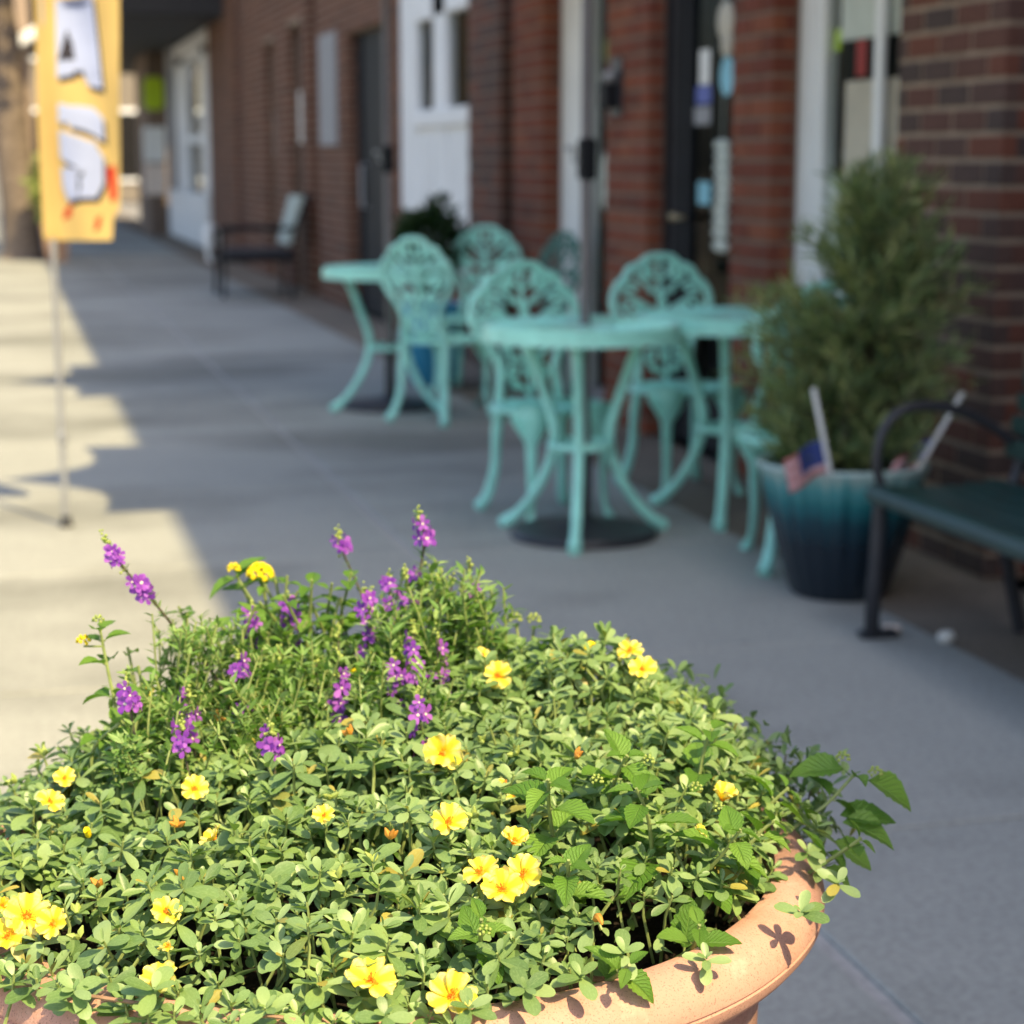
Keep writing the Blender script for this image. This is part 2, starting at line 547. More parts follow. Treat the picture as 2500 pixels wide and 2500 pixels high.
def put(name, me, parent=None, loc=None, rot=None, scale=None, local=False):
    """link a mesh as an object; loc is in world axes unless local, and the parent is unrotated then"""
    o = bpy.data.objects.new(name, me)
    COL.objects.link(o)
    l = Vector(loc) if loc is not None else Vector((0, 0, 0))
    if parent is not None:
        o.parent = parent
        if not local:
            l = l - wpos(parent)
    o.location = l
    if rot is not None:
        o.rotation_mode = 'QUATERNION' if isinstance(rot, Quaternion) else 'XYZ'
        if isinstance(rot, Quaternion):
            o.rotation_quaternion = rot
        else:
            o.rotation_euler = rot
    if scale is not None:
        o.scale = scale if isinstance(scale, (tuple, Vector)) else (scale,) * 3
    return o

def tag(o, label=None, cat=None, group=None, kind=None):
    if label: o['label'] = label
    if cat: o['category'] = cat
    if group: o['group'] = group
    if kind: o['kind'] = kind
    return o

def thing(name, label, cat, loc=(0, 0, 0), group=None, rz=0.0):
    o = bpy.data.objects.new(name, None)
    COL.objects.link(o)
    o.empty_display_size = 0.1
    o.location = loc
    o.rotation_euler = (0, 0, rz)
    return tag(o, label, cat, group)

def copy_tree(o, parent=None):
    c = o.copy()
    COL.objects.link(c)
    c.parent = parent
    for ch in list(o.children):
        copy_tree(ch, c)
    return c

F2 = Vector((0.252, 0.968))
def seen(p):
    """rough test: does a point fall inside the picture, and how far off is it"""
    d = Vector((p[0], p[1], p[2] - CAM_H))
    xc = 0.968 * d.x - 0.252 * d.y
    yc = 0.252 * d.x + 0.968 * d.y
    a = math.radians(10.204)
    dep = yc * math.cos(a) - d.z * math.sin(a)
    up = yc * math.sin(a) + d.z * math.cos(a)
    if dep < 0.1:
        return False, 99
    k = 68.94 / 36
    return abs(xc / dep) * k < 0.515 and abs(up / dep) * k < 0.515, dep

# ------------------------------------------------------------------ ground
g = MB().add([(-60, -20, -0.06), (60, -20, -0.06), (60, 160, -0.06), (-60, 160, -0.06)], [(0, 1, 2, 3)]).build('road', 'road', smooth=False)
tag(g, kind='structure')
walk = MB().box(-2.75, 2.47, -6, 75, -0.16, -0.010).build('sidewalk', 'joint', smooth=False)
tag(walk, kind='structure')
slab_cols = [(2.465, 1.305), (1.295, -0.60), (-0.61, -2.205)]
ys = [4.84 + 1.45 * k for k in range(-6, 17)]
for xa, xb in slab_cols:
    xa2, xb2 = (xa if xa > 2.4 else xa - 0.012), xb + 0.012
    me = MB().box(xb2, xa2, 0.007, 1.443, -0.03, 0.0, 0.004).mesh('slab', 'slab', smooth=False)
    for y in ys:
        put('slab', me, walk, (0, y, rnd.uniform(-0.0012, 0.0012)))
far = MB().box(-2.2, 2.465, ys[-1] + 1.45, 74, -0.03, 0.0).build('slab', 'slab', walk, smooth=False)
strip = MB().box(2.474, 3.0, -6, 75, -0.1, -0.004).build('paving_strip', 'strip', smooth=False)
tag(strip, kind='structure')
kerb = MB().box(-2.95, -2.755, -6, 75, -0.1, 0.004, 0.02).build('kerb', 'joint', walk, smooth=False)

# ------------------------------------------------------------------ brick buildings
BL, CH, JT = 0.222, 0.081, 0.016
bm_ = MB()
h2, d0, d1, c_ = (CH - JT) / 2, -0.006, 0.045, 0.004
vs = []
for (yy, zz, xx) in ((0.5, h2, d1), (0.5, h2, d0 + c_), (0.5 - 0.02, h2 - c_, d0)):
    vs += [(xx, -yy, -zz), (xx, yy, -zz), (xx, yy, zz), (xx, -yy, zz)]
fs = [(8, 11, 10, 9)]
for a in (0, 4):
    for k in range(4):
        l = (k + 1) % 4
        fs.append((a + k, a + l, a + 4 + l, a + 4 + k))
BRICK_V, BRICK_F = vs, fs
def brick_mesh(mat):
    return MB().add(BRICK_V, BRICK_F).mesh('brick', mat, smooth=False)
BRICK_ME = {k: brick_mesh(k) for k in ('brick_brown', 'brick_red', 'brick_far')}

class Building:
    def __init__(s, label, y0, limit=300):
        s.root = thing('brick_building', label, 'building', (2.95, y0, 0))
        s.rows = []
        s.limit = limit
    def pier(s, y0, y1, z0, z1, mat, x=2.95, depth=0.30, near_jamb=0.0, mortar='mortar'):
        """a length of wall: mortar core with bricks standing proud; near_jamb = how deep the bricked end face goes"""
        p = MB().box(x, x + depth, y0, y1, z0, z1).build('wall', mortar, s.root, smooth=False)
        r0 = int(round(z0 / CH))
        for r in range(r0, int(z1 / CH)):
            zc = r * CH + CH / 2
            if zc + h2 > z1 or zc - h2 < z0 - 0.01:
                continue
            y = y0 - (BL / 2 if r % 2 else 0)
            while y < y1 - 0.02:
                a, b = (y0 - (JT / 2 + 0.004 if near_jamb > 0.05 else 0) if y <= y0 + 1e-6 else y), min(y + BL, y1)
                if b - a > 0.045:
                    s.rows.append((x, (a + b) / 2, zc, b - a - JT, 0, mat, p))
                y += BL
            if near_jamb > 0.05:
                xx = x + (0.0 if r % 2 else -BL / 2)
                while xx < x + near_jamb - 0.02:
                    a, b = max(xx, x + 0.038), min(xx + BL, x + near_jamb)
                    if b - a > 0.04:
                        s.rows.append(((a + b) / 2, y0, zc, b - a - JT, 1, mat, p))
                    xx += BL
        return p
    def finish(s):
        sc_ = []
        for r in s.rows:
            ok, dep = seen((r[0], r[1], r[2]))
            sc_.append((0 if ok else 1, dep, r))
        sc_.sort(key=lambda q: (q[0], q[1]))
        for q in sc_[:s.limit]:
            x, y, z, ln, ax, mat, par = q[2]
            o = put('brick', BRICK_ME[mat], par, (x + (0 if ax else 0), y, z), rot=(0, 0, 0 if ax == 0 else PI / 2), scale=(1, ln, 1))
            o.rotation_euler = (rnd.uniform(-0.006, 0.006), 0, (PI / 2 if ax else 0) + rnd.uniform(-0.006, 0.006))
        rest = {}
        for q in sc_[s.limit:]:
            rest.setdefault(q[2][5], []).append(q[2])
        for mat, rows in rest.items():
            mb = MB()
            for x, y, z, ln, ax, _m, _p in rows:
                if ax == 0:
                    mb.add([(x + a, y + b * ln, z + c) for a, b, c in BRICK_V], BRICK_F)
                else:
                    mb.add([(x - b * ln, y + a, z + c) for a, b, c in BRICK_V], BRICK_F)
            tag(mb.build('brickwork', mat, s.root, smooth=False), kind='stuff')

def frame_box(root, name, mat, *b, ch=0.004):
    return MB().box(*b, ch).build(name, mat, root, smooth=False)

# --- near shop: pier, display window, pier, black door, pier
B1 = Building('red and brown brick shop with white window post and black glass door', 5.4)
b = B1.root
B1.pier(-9.0, 4.3, 0, 2.95, 'brick_brown')
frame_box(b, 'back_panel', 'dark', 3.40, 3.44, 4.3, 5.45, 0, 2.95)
B1.pier(5.45, 6.18, 0, 2.95, 'brick_brown', near_jamb=0.30)
B1.pier(6.182, 7.298, 0, 0.80, 'brick_brown', x=3.02, depth=0.2, mortar='mortar_dark')
B1.pier(6.182, 7.298, 2.6, 2.95, 'brick_brown', x=2.952, depth=0.28)
B1.pier(7.30, 7.73, 0, 2.95, 'brick_red', near_jamb=0.10, mortar='mortar_dark')
B1.pier(7.732, 8.818, 2.5, 2.95, 'brick_red', x=2.952, depth=0.28)
B1.pier(8.82, 9.46, 0, 2.95, 'brick_red', near_jamb=0.08, mortar='mortar_dark')
# display window
win = MB()
win.box(3.055, 3.12, 7.06, 7.298, 0.80, 2.6, 0.008)
for yy in (7.10, 7.16, 7.22):
    win.box(3.050, 3.056, yy, yy + 0.03, 0.84, 2.58)
w1 = win.build('window_frame', 'white', b, smooth=False)
frame_box(w1, 'sill', 'white', 2.99, 3.12, 6.184, 7.058, 0.802, 0.835)
frame_box(w1, 'mullion', 'white', 3.05, 3.074, 6.54, 6.60, 0.836, 2.6)
frame_box(w1, 'pane', 'glass', 3.075, 3.081, 6.186, 6.55, 0.836, 2.6, ch=0.001)
frame_box(w1, 'pane', 'glass', 3.075, 3.081, 6.551, 7.058, 0.836, 2.6, ch=0.001)
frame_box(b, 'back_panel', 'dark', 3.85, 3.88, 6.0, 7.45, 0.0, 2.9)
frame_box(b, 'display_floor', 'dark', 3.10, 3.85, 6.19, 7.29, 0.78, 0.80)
# black door
dm = MB()
dm.box(3.03, 3.12, 8.60, 8.818, 0.0, 2.5, 0.006)
dm.box(3.03, 3.12, 7.735, 7.80, 0.0, 2.5, 0.006)
dm.box(3.03, 3.12, 7.80, 8.60, 2.15, 2.5, 0.006)
df = dm.build('door_frame', 'black', b, smooth=False)
dd = MB()
dd.box(3.045, 3.095, 8.52, 8.595, 0.02, 2.14, 0.004)
dd.box(3.045, 3.095, 7.805, 7.87, 0.02, 2.14, 0.004)
dd.box(3.045, 3.095, 7.87, 8.52, 0.02, 0.30, 0.004)
dd.box(3.045, 3.095, 7.87, 8.52, 2.04, 2.14, 0.004)
do = dd.build('door', 'black', b, smooth=False)
frame_box(do, 'pane', 'glass', 3.065, 3.072, 7.871, 8.519, 0.301, 2.039, ch=0.001)
hb = MB().tube([(3.045, 8.56, 1.04), (2.99, 8.56, 1.04), (2.985, 8.55, 1.04), (2.985, 8.44, 1.04)], 0.011, 8).ball((2.99, 8.56, 1.04), 0.022)
hb.build('handle', 'brass', do)
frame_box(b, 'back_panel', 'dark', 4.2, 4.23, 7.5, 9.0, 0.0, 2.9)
# flat canopy, roof
frame_box(b, 'roof', 'grey', 2.96, 9.0, -9.0, 9.45, 7.8, 7.92, ch=0.01)
frame_box(b, 'ceiling', 'dark', 3.26, 9.0, -9.0, 9.45, 2.95, 2.98, ch=0.005)
frame_box(b, 'upper_wall', 'upper', 2.95, 3.25, -9.000, 9.450, 2.952, 7.8, ch=0.01)
frame_box(b, 'added_shade_ledge', 'upper', 2.795, 2.949, -9.0, -1.7, 7.5, 7.8, ch=0.01)  # added ledge out of view, casts shade on the plants at the right rim
frame_box(b, 'interior_wall', 'dark', 4.30, 4.36, -9.000, 9.455, 0, 2.94)
frame_box(b, 'floor', 'dark', 3.14, 4.299, -9.000, 9.455, -0.05, 0.01)
B1.finish()

# --- middle shop: window by the pole, wide piers, tall white windows
B2 = Building('brown brick shop with tall white window casing behind the dark bush', 12.0)
b = B2.root
B2.pier(9.462, 10.638, 2.7, 2.95, 'brick_red', x=2.953, depth=0.28)
B2.pier(10.64, 11.28, 0, 2.95, 'brick_red', near_jamb=0.10, mortar='mortar_dark')
B2.pier(11.282, 11.598, 0, 2.95, 'brick_brown', x=3.10, depth=0.2, mortar='mortar_dark')
B2.pier(11.60, 12.42, 0, 2.95, 'brick_brown', near_jamb=0.15, mortar='mortar_dark')
B2.pier(12.422, 14.748, 2.85, 2.95, 'brick_brown', x=2.953, depth=0.28)
B2.pier(12.422, 14.748, 0, 0.60, 'brick_brown', x=2.97, depth=0.28)
B2.pier(14.75, 15.27, 0, 2.95, 'brick_far', near_jamb=0.06)
wf = MB()
wf.box(3.05, 3.12, 10.12, 10.636, 0.0, 2.7, 0.008)
for yy in (10.2, 10.34, 10.48):
    wf.box(3.045, 3.051, yy, yy + 0.05, 0.05, 2.65)
w2 = wf.build('window_frame', 'white', b, smooth=False)
frame_box(w2, 'pane', 'glass', 3.08, 3.087, 9.463, 10.119, 0.10, 2.7, ch=0.001)
frame_box(w2, 'sill', 'grey', 3.02, 3.12, 9.463, 10.119, 0.0, 0.099)
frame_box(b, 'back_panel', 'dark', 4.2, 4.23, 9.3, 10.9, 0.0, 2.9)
# white casing with two tall lights above and panels below
cs = MB()
X0, X1 = 2.975, 3.06
cs.box(X0, X1, 12.43, 12.52, 0.60, 2.84, 0.01)
cs.box(X0, X1, 14.18, 14.74, 0.60, 2.84, 0.01)
cs.box(X0, X1, 13.22, 13.60, 0.60, 2.84, 0.01)
cs.box(X0, X1, 12.52, 14.18, 2.26, 2.84, 0.01)
cs.box(X0 - 0.03, X1, 12.50, 14.22, 1.52, 1.64, 0.01)
cs.box(X0 + 0.015, X1, 12.52, 13.22, 0.60, 1.52, 0.004)
cs.box(X0 + 0.015, X1, 13.60, 14.18, 0.60, 1.52, 0.004)
cs.box(X0 - 0.05, X1, 12.425, 14.745, 0.56, 0.60, 0.008)
w3 = cs.build('window_frame', 'white', b, smooth=False)
for a0, a1 in ((12.60, 12.88), (12.92, 13.18), (13.66, 13.88), (13.92, 14.14)):
    frame_box(w3, 'panel', 'white', X0 + 0.003, X0 + 0.016, a0, a1, 0.68, 1.44, ch=0.005)
frame_box(w3, 'pane', 'glass', 3.02, 3.027, 12.521, 13.219, 1.641, 2.259, ch=0.001)
frame_box(w3, 'pane', 'glass', 3.02, 3.027, 13.601, 14.179, 1.641, 2.259, ch=0.001)
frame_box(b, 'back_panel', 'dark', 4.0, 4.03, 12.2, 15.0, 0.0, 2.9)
frame_box(b, 'roof', 'grey', 2.96, 9.0, 9.46, 15.27, 7.8, 7.92, ch=0.01)
frame_box(b, 'ceiling', 'dark', 3.26, 9.0, 9.46, 15.27, 2.95, 2.98, ch=0.005)
frame_box(b, 'upper_wall', 'upper', 2.95, 3.25, 9.462, 15.270, 2.952, 7.8, ch=0.01)
frame_box(b, 'interior_wall', 'dark', 4.30, 4.36, 9.460, 15.268, 0, 2.94)
frame_box(b, 'floor', 'dark', 3.14, 4.299, 9.460, 15.268, -0.05, 0.01)
B2.finish()

# --- further shop: black door, pier with grey board, long wall with two slit windows
B3 = Building('brown brick shop with black door and two slit windows behind the patio chair', 20.0)
b = B3.root
B3.pier(15.272, 16.948, 2.35, 3.5, 'brick_far', x=2.953, depth=0.28)
B3.pier(16.95, 18.54, 0, 3.5, 'brick_far', near_jamb=0.10)
B3.pier(18.542, 19.028, 0, 3.5, 'brick_brown', x=3.12, depth=0.2, mortar='mortar_dark')
B3.pier(19.03, 19.50, 0, 3.5, 'brick_far', near_jamb=0.14)
B3.pier(19.502, 20.348, 2.62, 3.5, 'brick_far', x=2.953, depth=0.28)
B3.pier(20.35, 21.40, 0, 3.5, 'brick_far', near_jamb=0.08)
B3.pier(21.402, 22.198, 2.55, 3.5, 'brick_far', x=2.953, depth=0.28)
B3.pier(22.20, 24.2, 0, 3.5, 'brick_far', near_jamb=0.08)
B3.pier(24.202, 25.0, 0, 3.5, 'brick_brown', x=3.0, depth=0.2, mortar='mortar_dark')
B3.pier(25.0, 28.1, 0, 3.5, 'brick_far', near_jamb=0.08)
d2 = MB()
d2.box(3.04, 3.12, 15.28, 15.44, 0, 2.34, 0.006)
d2.box(3.04, 3.12, 16.78, 16.94, 0, 2.34, 0.006)
d2.box(3.06, 3.10, 15.44, 16.78, 0.0, 2.34, 0.006)
dr = d2.build('door', 'black', b, smooth=False)
MB().tube([(3.06, 16.6, 0.9), (3.01, 16.6, 0.9), (3.01, 16.6, 1.25), (3.06, 16.6, 1.25)], 0.014, 8).build('handle', 'steel', dr)
for (ya, yb, zt) in ((19.505, 20.345, 2.62), (21.405, 22.195, 2.55)):
    sw = MB()
    sw.box(3.05, 3.10, ya, ya + 0.09, 0.0, zt, 0.005)
    sw.box(3.05, 3.10, yb - 0.09, yb, 0.0, zt, 0.005)
    sw.box(3.05, 3.10, ya + 0.09, yb - 0.09, zt - 0.1, zt, 0.005)
    sw.box(3.05, 3.10, ya + 0.09, yb - 0.09, 0.0, 0.85, 0.005)
    fr = sw.build('window_frame', 'black', b, smooth=False)
    frame_box(fr, 'pane', 'glass', 3.07, 3.076, ya + 0.091, yb - 0.091, 0.851, zt - 0.101, ch=0.001)
frame_box(b, 'back_panel', 'dark', 3.9, 3.93, 19.0, 23.0, 0.0, 2.9)
frame_box(b, 'roof', 'grey', 2.96, 9.0, 15.28, 28.1, 7.8, 7.92, ch=0.01)
frame_box(b, 'ceiling', 'dark', 3.26, 9.0, 15.28, 28.1, 3.05, 3.08, ch=0.005)
frame_box(b, 'upper_wall', 'upper', 2.95, 3.25, 15.272, 28.100, 3.502, 7.8, ch=0.01)
frame_box(b, 'interior_wall', 'dark', 4.30, 4.36, 15.275, 28.100, 0, 2.94)
frame_box(b, 'floor', 'dark', 3.14, 4.299, 15.275, 28.100, -0.05, 0.01)
B3.finish()

# --- white shop front beyond
t4 = thing('white_shop', 'far white shop front with dark panes beside the brown brick wall', 'shop', (2.95, 31, 0))
wf = MB()
wf.box(2.90, 3.2, 28.4, 34.6, 0.02, 0.80, 0.02)
wf.box(2.93, 3.1, 31.4, 33.0, 0.80, 2.9, 0.02)
wf.box(2.93, 3.1, 28.15, 29.0, 0.80, 2.9, 0.02)
wf.box(2.93, 3.1, 28.15, 34.6, 2.75, 3.1, 0.02)
wf.box(2.94, 3.08, 29.0, 31.4, 1.52, 1.66, 0.01)
wf.build('window_frame', 'white', t4, smooth=False)
frame_box(t4, 'pane', 'glass', 3.03, 3.04, 29.01, 31.39, 1.67, 2.74, ch=0.002)
frame_box(t4, 'pane', 'glass', 3.03, 3.04, 29.01, 31.39, 0.81, 1.51, ch=0.002)
frame_box(t4, 'back_panel', 'dark', 3.9, 3.93, 28.2, 34.5, 0, 3.0)
frame_box(t4, 'column', 'grey', 2.88, 3.1, 33.2, 34.2, 0.81, 3.1)
frame_box(t4, 'column', 'mortar_dark', 2.60, 2.95, 34.8, 37.5, 0, 3.1)
frame_box(t4, 'canopy', 'awning', 1.1, 3.4, 26.0, 44.0, 3.1, 3.5, ch=0.02)
frame_box(t4, 'wall', 'mortar_dark', 3.1, 3.4, 28.12, 44.0, 3.5, 4.4)
frame_box(t4, 'wall', 'mortar_dark', 3.1, 3.4, 34.62, 44.0, 0, 3.09)

# ------------------------------------------------------------------ things on and in the shop fronts
def flat(name, mat, x, y0, y1, z0, z1, label, cat, th=0.006, group=None, poly=None):
    m = MB()
    if poly:
        m.prism(poly, x - th, x, 'x')
    else:
        m.box(x - th, x, y0, y1, z0, z1, 0.0015)
    return tag(m.build(name, mat, smooth=False), label, cat, group)

flat('notice', 'paper', 3.048, 19.75, 20.30, 1.46, 1.98, 'larger pale notice on the slit window nearer the grey board', 'notice')
flat('notice', 'paper', 3.048, 21.52, 22.12, 1.34, 1.80, 'smaller pale notice on the slit window above the patio chair', 'notice')
flat('wall_board', 'grey', 2.942, 17.35, 18.25, 1.42, 2.40, 'plain grey board on the brick pier beside the black door', 'board', 0.02)
flat('door_card', 'cream', 3.058, 15.5, 15.75, 1.78, 2.10, 'pale pink card at the edge of the far black door', 'card')
# stickers on the near door's glass
flat('door_sticker', 'print_blue', 3.063, 8.29, 8.48, 1.54, 1.62, 'blue sticker band on the black door below the white slip', 'sticker', 0.002)
flat('door_sticker', 'paper', 3.063, 8.31, 8.44, 1.625, 1.775, 'tall white slip on the black door above the blue band', 'sticker', 0.002)
flat('door_sticker', 'grey', 3.063, 8.29, 8.50, 1.45, 1.53, 'grey sticker on the black door under the blue band', 'sticker', 0.002)
flat('door_sticker', 'sky_blue', 3.063, 8.28, 8.44, 1.10, 1.20, 'light blue sticker low on the black door above the handle', 'sticker', 0.002)
dsk = MB()
ring = [(8.095 + 0.085 * math.cos(q), 1.65 + 0.085 * math.sin(q)) for q in [2 * PI * k / 20 for k in range(20)]]
dsk.prism(ring, 3.061, 3.063, 'x')
tag(dsk.build('door_sticker', 'sky_blue', smooth=False), 'oval aqua sticker beside the red brick edge of the door', 'sticker')
# a hanging string of white shells inside the near door
t = thing('shell_string', 'string of white discs hanging inside the black glass door', 'ornament', (3.10, 8.235, 0.95))
MB().tube([(3.10, 8.235, 2.03), (3.10, 8.235, 0.92)], 0.003, 5).build('cord', 'paper', t)
for k in range(9):
    zc = 1.36 - 0.048 * k
    MB().ball((3.10, 8.235 + rnd.uniform(-0.012, 0.012), zc), (0.02, 0.10, 0.027), 10, 6).build('disc', 'paper', t)
MB().ball((3.10, 8.235, 0.92), (0.02, 0.10, 0.03), 10, 6).build('disc', 'paper', t)
t = thing('shop_ornament', 'pale figure hanging at the top of the black glass door', 'ornament', (3.10, 8.22, 1.80))
MB().ball((3.10, 8.22, 1.89), (0.02, 0.10, 0.09), 10, 6).ball((3.10, 8.20, 1.79), (0.02, 0.07, 0.06), 10, 6).build('figure', 'cream', t)
MB().tube([(3.10, 8.22, 1.9), (3.10, 8.22, 2.03)], 0.003, 5).build('cord', 'paper', t)
# display window contents
flat('poster', 'cream', 3.11, 6.49, 6.95, 1.235, 1.585, 'large cream poster standing in the display window behind the evergreen', 'poster', 0.01)
flat('hanging_sign', 'paper', 3.11, 6.43, 7.0, 1.735, 2.10, 'white sign at the top of the display window', 'sign', 0.012)
flat('poster', 'paper', 3.095, 6.95, 7.055, 0.86, 1.24, 'low white card in the corner of the display window', 'poster', 0.01)
t = thing('lace_dress', 'white ruffled garment hanging in the display window beside the poster', 'garment', (3.14, 6.99, 0.85))
dz = MB()
dz.lathe([(0.02, 1.36), (0.035, 1.33), (0.03, 1.25), (0.042, 1.19), (0.036, 1.14), (0.055, 1.08), (0.048, 1.03), (0.075, 0.97), (0.07, 0.92), (0.095, 0.86)], 20, (3.17, 7.02), wob=lambda q, z: 0.12 * math.sin(7 * q + 20 * z))
dz.build('fabric', 'white', t)
MB().tube([(3.17, 7.02, 1.36), (3.17, 7.02, 1.40), (3.17, 6.99, 1.43)], 0.004, 6).build('hook', 'steel', t)
flat('ribbon', 'print_red', 3.10, 6.77, 6.85, 1.60, 1.73, 'dark red ribbon hanging in the display window under the white sign', 'ribbon', 0.004)
flat('price_card', 'lime', 3.10, 7.0, 7.05, 1.70, 1.78, 'small yellow card in the display window by the white post', 'card', 0.004)
# wall box and hanging white sign by the second window
t = thing('wall_lamp', 'small black lantern box on the red brick pier beside the black door', 'lamp', (2.90, 9.27, 1.55))
MB().box(2.86, 2.935, 9.21, 9.33, 1.54, 1.66, 0.008).build('lamp_body', 'black', t, smooth=False)
MB().box(2.87, 2.93, 9.22, 9.32, 1.662, 1.72, 0.02).build('lamp_cap', 'grey', t, smooth=False)
MB().box(2.93, 2.944, 9.18, 9.36, 1.50, 1.78, 0.004).build('back_plate', 'iron', t, smooth=False)
t = thing('window_ornament', 'long white bird shape hanging in the window behind the umbrella pole', 'ornament', (3.12, 9.98, 1.05))
MB().ball((3.12, 9.97, 1.23), (0.02, 0.12, 0.12), 12, 8).ball((3.12, 10.0, 1.11), (0.02, 0.09, 0.08), 10, 6).build('body', 'paper', t)
MB().tube([(3.12, 9.97, 1.35), (3.12, 9.97, 2.6)], 0.003, 5).build('cord', 'paper', t)
for k, (zz, yy, r_) in enumerate([(1.86, 9.98, 0.08), (1.60, 10.0, 0.04), (1.50, 9.96, 0.045)]):
    w_ = ['upper', 'middle', 'lower'][k]
    o = MB().ball((3.12, yy, zz), (0.015, r_, r_), 10, 6).tube([(3.12, yy, zz + r_), (3.12, yy, 2.65)], 0.002, 4).build('glass_ball', 'palegreen' if k == 0 else 'paper')
    tag(o, '%s of the three small round ornaments hung in the window behind the umbrella pole' % w_, 'ornament', 'window ornaments')

# ------------------------------------------------------------------ turquoise cast furniture
def catmull(pts, n=6, closed=False):
    P = [Vector(p) for p in pts]
    m = len(P)
    out = []
    for i in range(m if closed else m - 1):
        a = P[(i - 1) % m] if (closed or i > 0) else P[i]
        b, c = P[i], P[(i + 1) % m]
        d = P[(i + 2) % m] if (closed or i < m - 2) else c
        for k in range(n):
            t = k / n
            out.append(0.5 * ((2 * b) + (c - a) * t + (2 * a - 5 * b + 4 * c - d) * t * t + (3 * b - a - 3 * c + d) * t ** 3))
    if not closed:
        out.append(P[-1])
    return out

def make_chair(mat='turq'):
    """ornate cast chair; front at -y, origin under the seat"""
    c = thing('bistro_chair', 'chair', 'chair')
    L = lambda nm, mb, par=c: put(nm, mb.mesh(nm, mat), par, (0, 0, 0), local=True)
    # seat: dished plate with rolled edge and pierced ring of petals
    prof, N = [], 28
    sm = MB()
    def srad(q):
        return 0.205 * (1 + 0.045 * math.cos(2 * q) + 0.03 * math.cos(4 * q))
    rings = [(0.0, 0.412), (0.35, 0.412), (0.7, 0.416), (0.92, 0.422), (1.0, 0.420), (1.03, 0.410), (1.0, 0.398), (0.85, 0.398)]
    vs = []
    for fr_, z in rings[1:]:
        for k in range(N):
            q = 2 * PI * k / N
            vs.append((srad(q) * fr_ * math.cos(q), srad(q) * fr_ * math.sin(q), z))
    fs = [tuple(range(N))]
    for i in range(len(rings) - 2):
        for k in range(N):
            l = (k + 1) % N
            fs.append((i * N + k, (i + 1) * N + k, (i + 1) * N + l, i * N + l))
    fs.append(tuple((len(rings) - 2) * N + k for k in range(N)))
    sm.add(vs, fs)
    for k in range(12):
        q = 2 * PI * k / 12
        sm.tube([(0.05 * math.cos(q), 0.05 * math.sin(q), 0.415), (0.12 * math.cos(q + .1), 0.12 * math.sin(q + .1), 0.418), (0.185 * math.cos(q), 0.185 * math.sin(q), 0.421)], [0.004, 0.008, 0.004], 5)
    seat = L('seat', sm)
    # front legs: flat triangular knee, slim shank, turned-out foot
    for sx in (-1, 1):
        lg = MB()
        p = catmull([(sx * 0.135, -0.150, 0.405), (sx * 0.142, -0.165, 0.36), (sx * 0.145, -0.172, 0.28), (sx * 0.142, -0.170, 0.16), (sx * 0.148, -0.178, 0.06), (sx * 0.163, -0.196, 0.012)], 4)
        def rr(z):
            if z > 0.29: return 0.020 + 0.055 * ((z - 0.29) / 0.115) ** 1.3
            if z > 0.05: return 0.013 + 0.007 * (z - 0.05) / 0.24
            return 0.013 + 0.008 * (0.05 - max(z, 0.012)) / 0.04
        lg.tube(p, [rr(q.z) for q in p], 10, flat=(Vector((sx * 0.35, -0.94, 0)).normalized(), 0.42))
        lg.ball((sx * 0.165, -0.198, 0.012), (0.02, 0.02, 0.012), 8, 4)
        leg = L('leg', lg)
        br = MB()
        for a in (-1, 1):
            br.tube(catmull([(sx * 0.138 + a * 0.012, -0.168, 0.30), (sx * 0.138 + a * 0.045, -0.165, 0.345), (sx * 0.138 + a * 0.075, -0.15, 0.398)], 4), 0.008, 6)
            br.ball((sx * 0.138 + a * 0.03, -0.176, 0.375), (0.012, 0.008, 0.012), 8, 5)
        L('bracket', br, leg)
        lr = MB()
        p = catmull([(sx * 0.125, 0.150, 0.41), (sx * 0.135, 0.165, 0.30), (sx * 0.138, 0.175, 0.17), (sx * 0.155, 0.205, 0.06), (sx * 0.178, 0.238, 0.012)], 4)
        lr.tube(p, [0.017 + 0.006 * abs(q.z - 0.2) / 0.2 for q in p], 8)
        L('leg', lr)
    # balloon back
    def B(x, z):
        return Vector((x, 0.165 + (z - 0.4) * 0.16, z))
    half = [(0.128, 0.40), (0.118, 0.46), (0.112, 0.525), (0.128, 0.585), (0.166, 0.635), (0.203, 0.69), (0.212, 0.745), (0.190, 0.80), (0.158, 0.825), (0.132, 0.865), (0.088, 0.880), (0.055, 0.907), (0.0, 0.915)]
    path = [B(-x, z) for x, z in half] + [B(x, z) for x, z in half[-2::-1]]
    fp = catmull(path, 4)
    back = L('backrest', MB().tube(fp, 0.0165, 8))
    def scroll(x0, z0, x1, z1, turn, r0, turns=1.15):
        pts = [B(x0, z0), B((x0 * 0.55 + x1 * 0.45) - turn * 0.02, (z0 * 0.5 + z1 * 0.5) - 0.012), B(x1, z1)]
        a0 = math.atan2(z1 - z0, x1 - x0) - turn * PI / 2
        cx, cz = x1 - r0 * math.cos(a0), z1 - r0 * math.sin(a0)
        for k in range(1, 10):
            a = a0 + turn * 2 * PI * turns * k / 9
            r = r0 * (1 - 0.75 * k / 9)
            pts.append(B(cx + r * math.cos(a), cz + r * math.sin(a)))
        return catmull(pts, 3)
    L('vine', MB().tube(catmull([B(0, 0.41), B(0.012, 0.50), B(-0.010, 0.60), B(0.010, 0.70), B(-0.006, 0.80), B(0.0, 0.905)], 4), 0.010, 6), back)
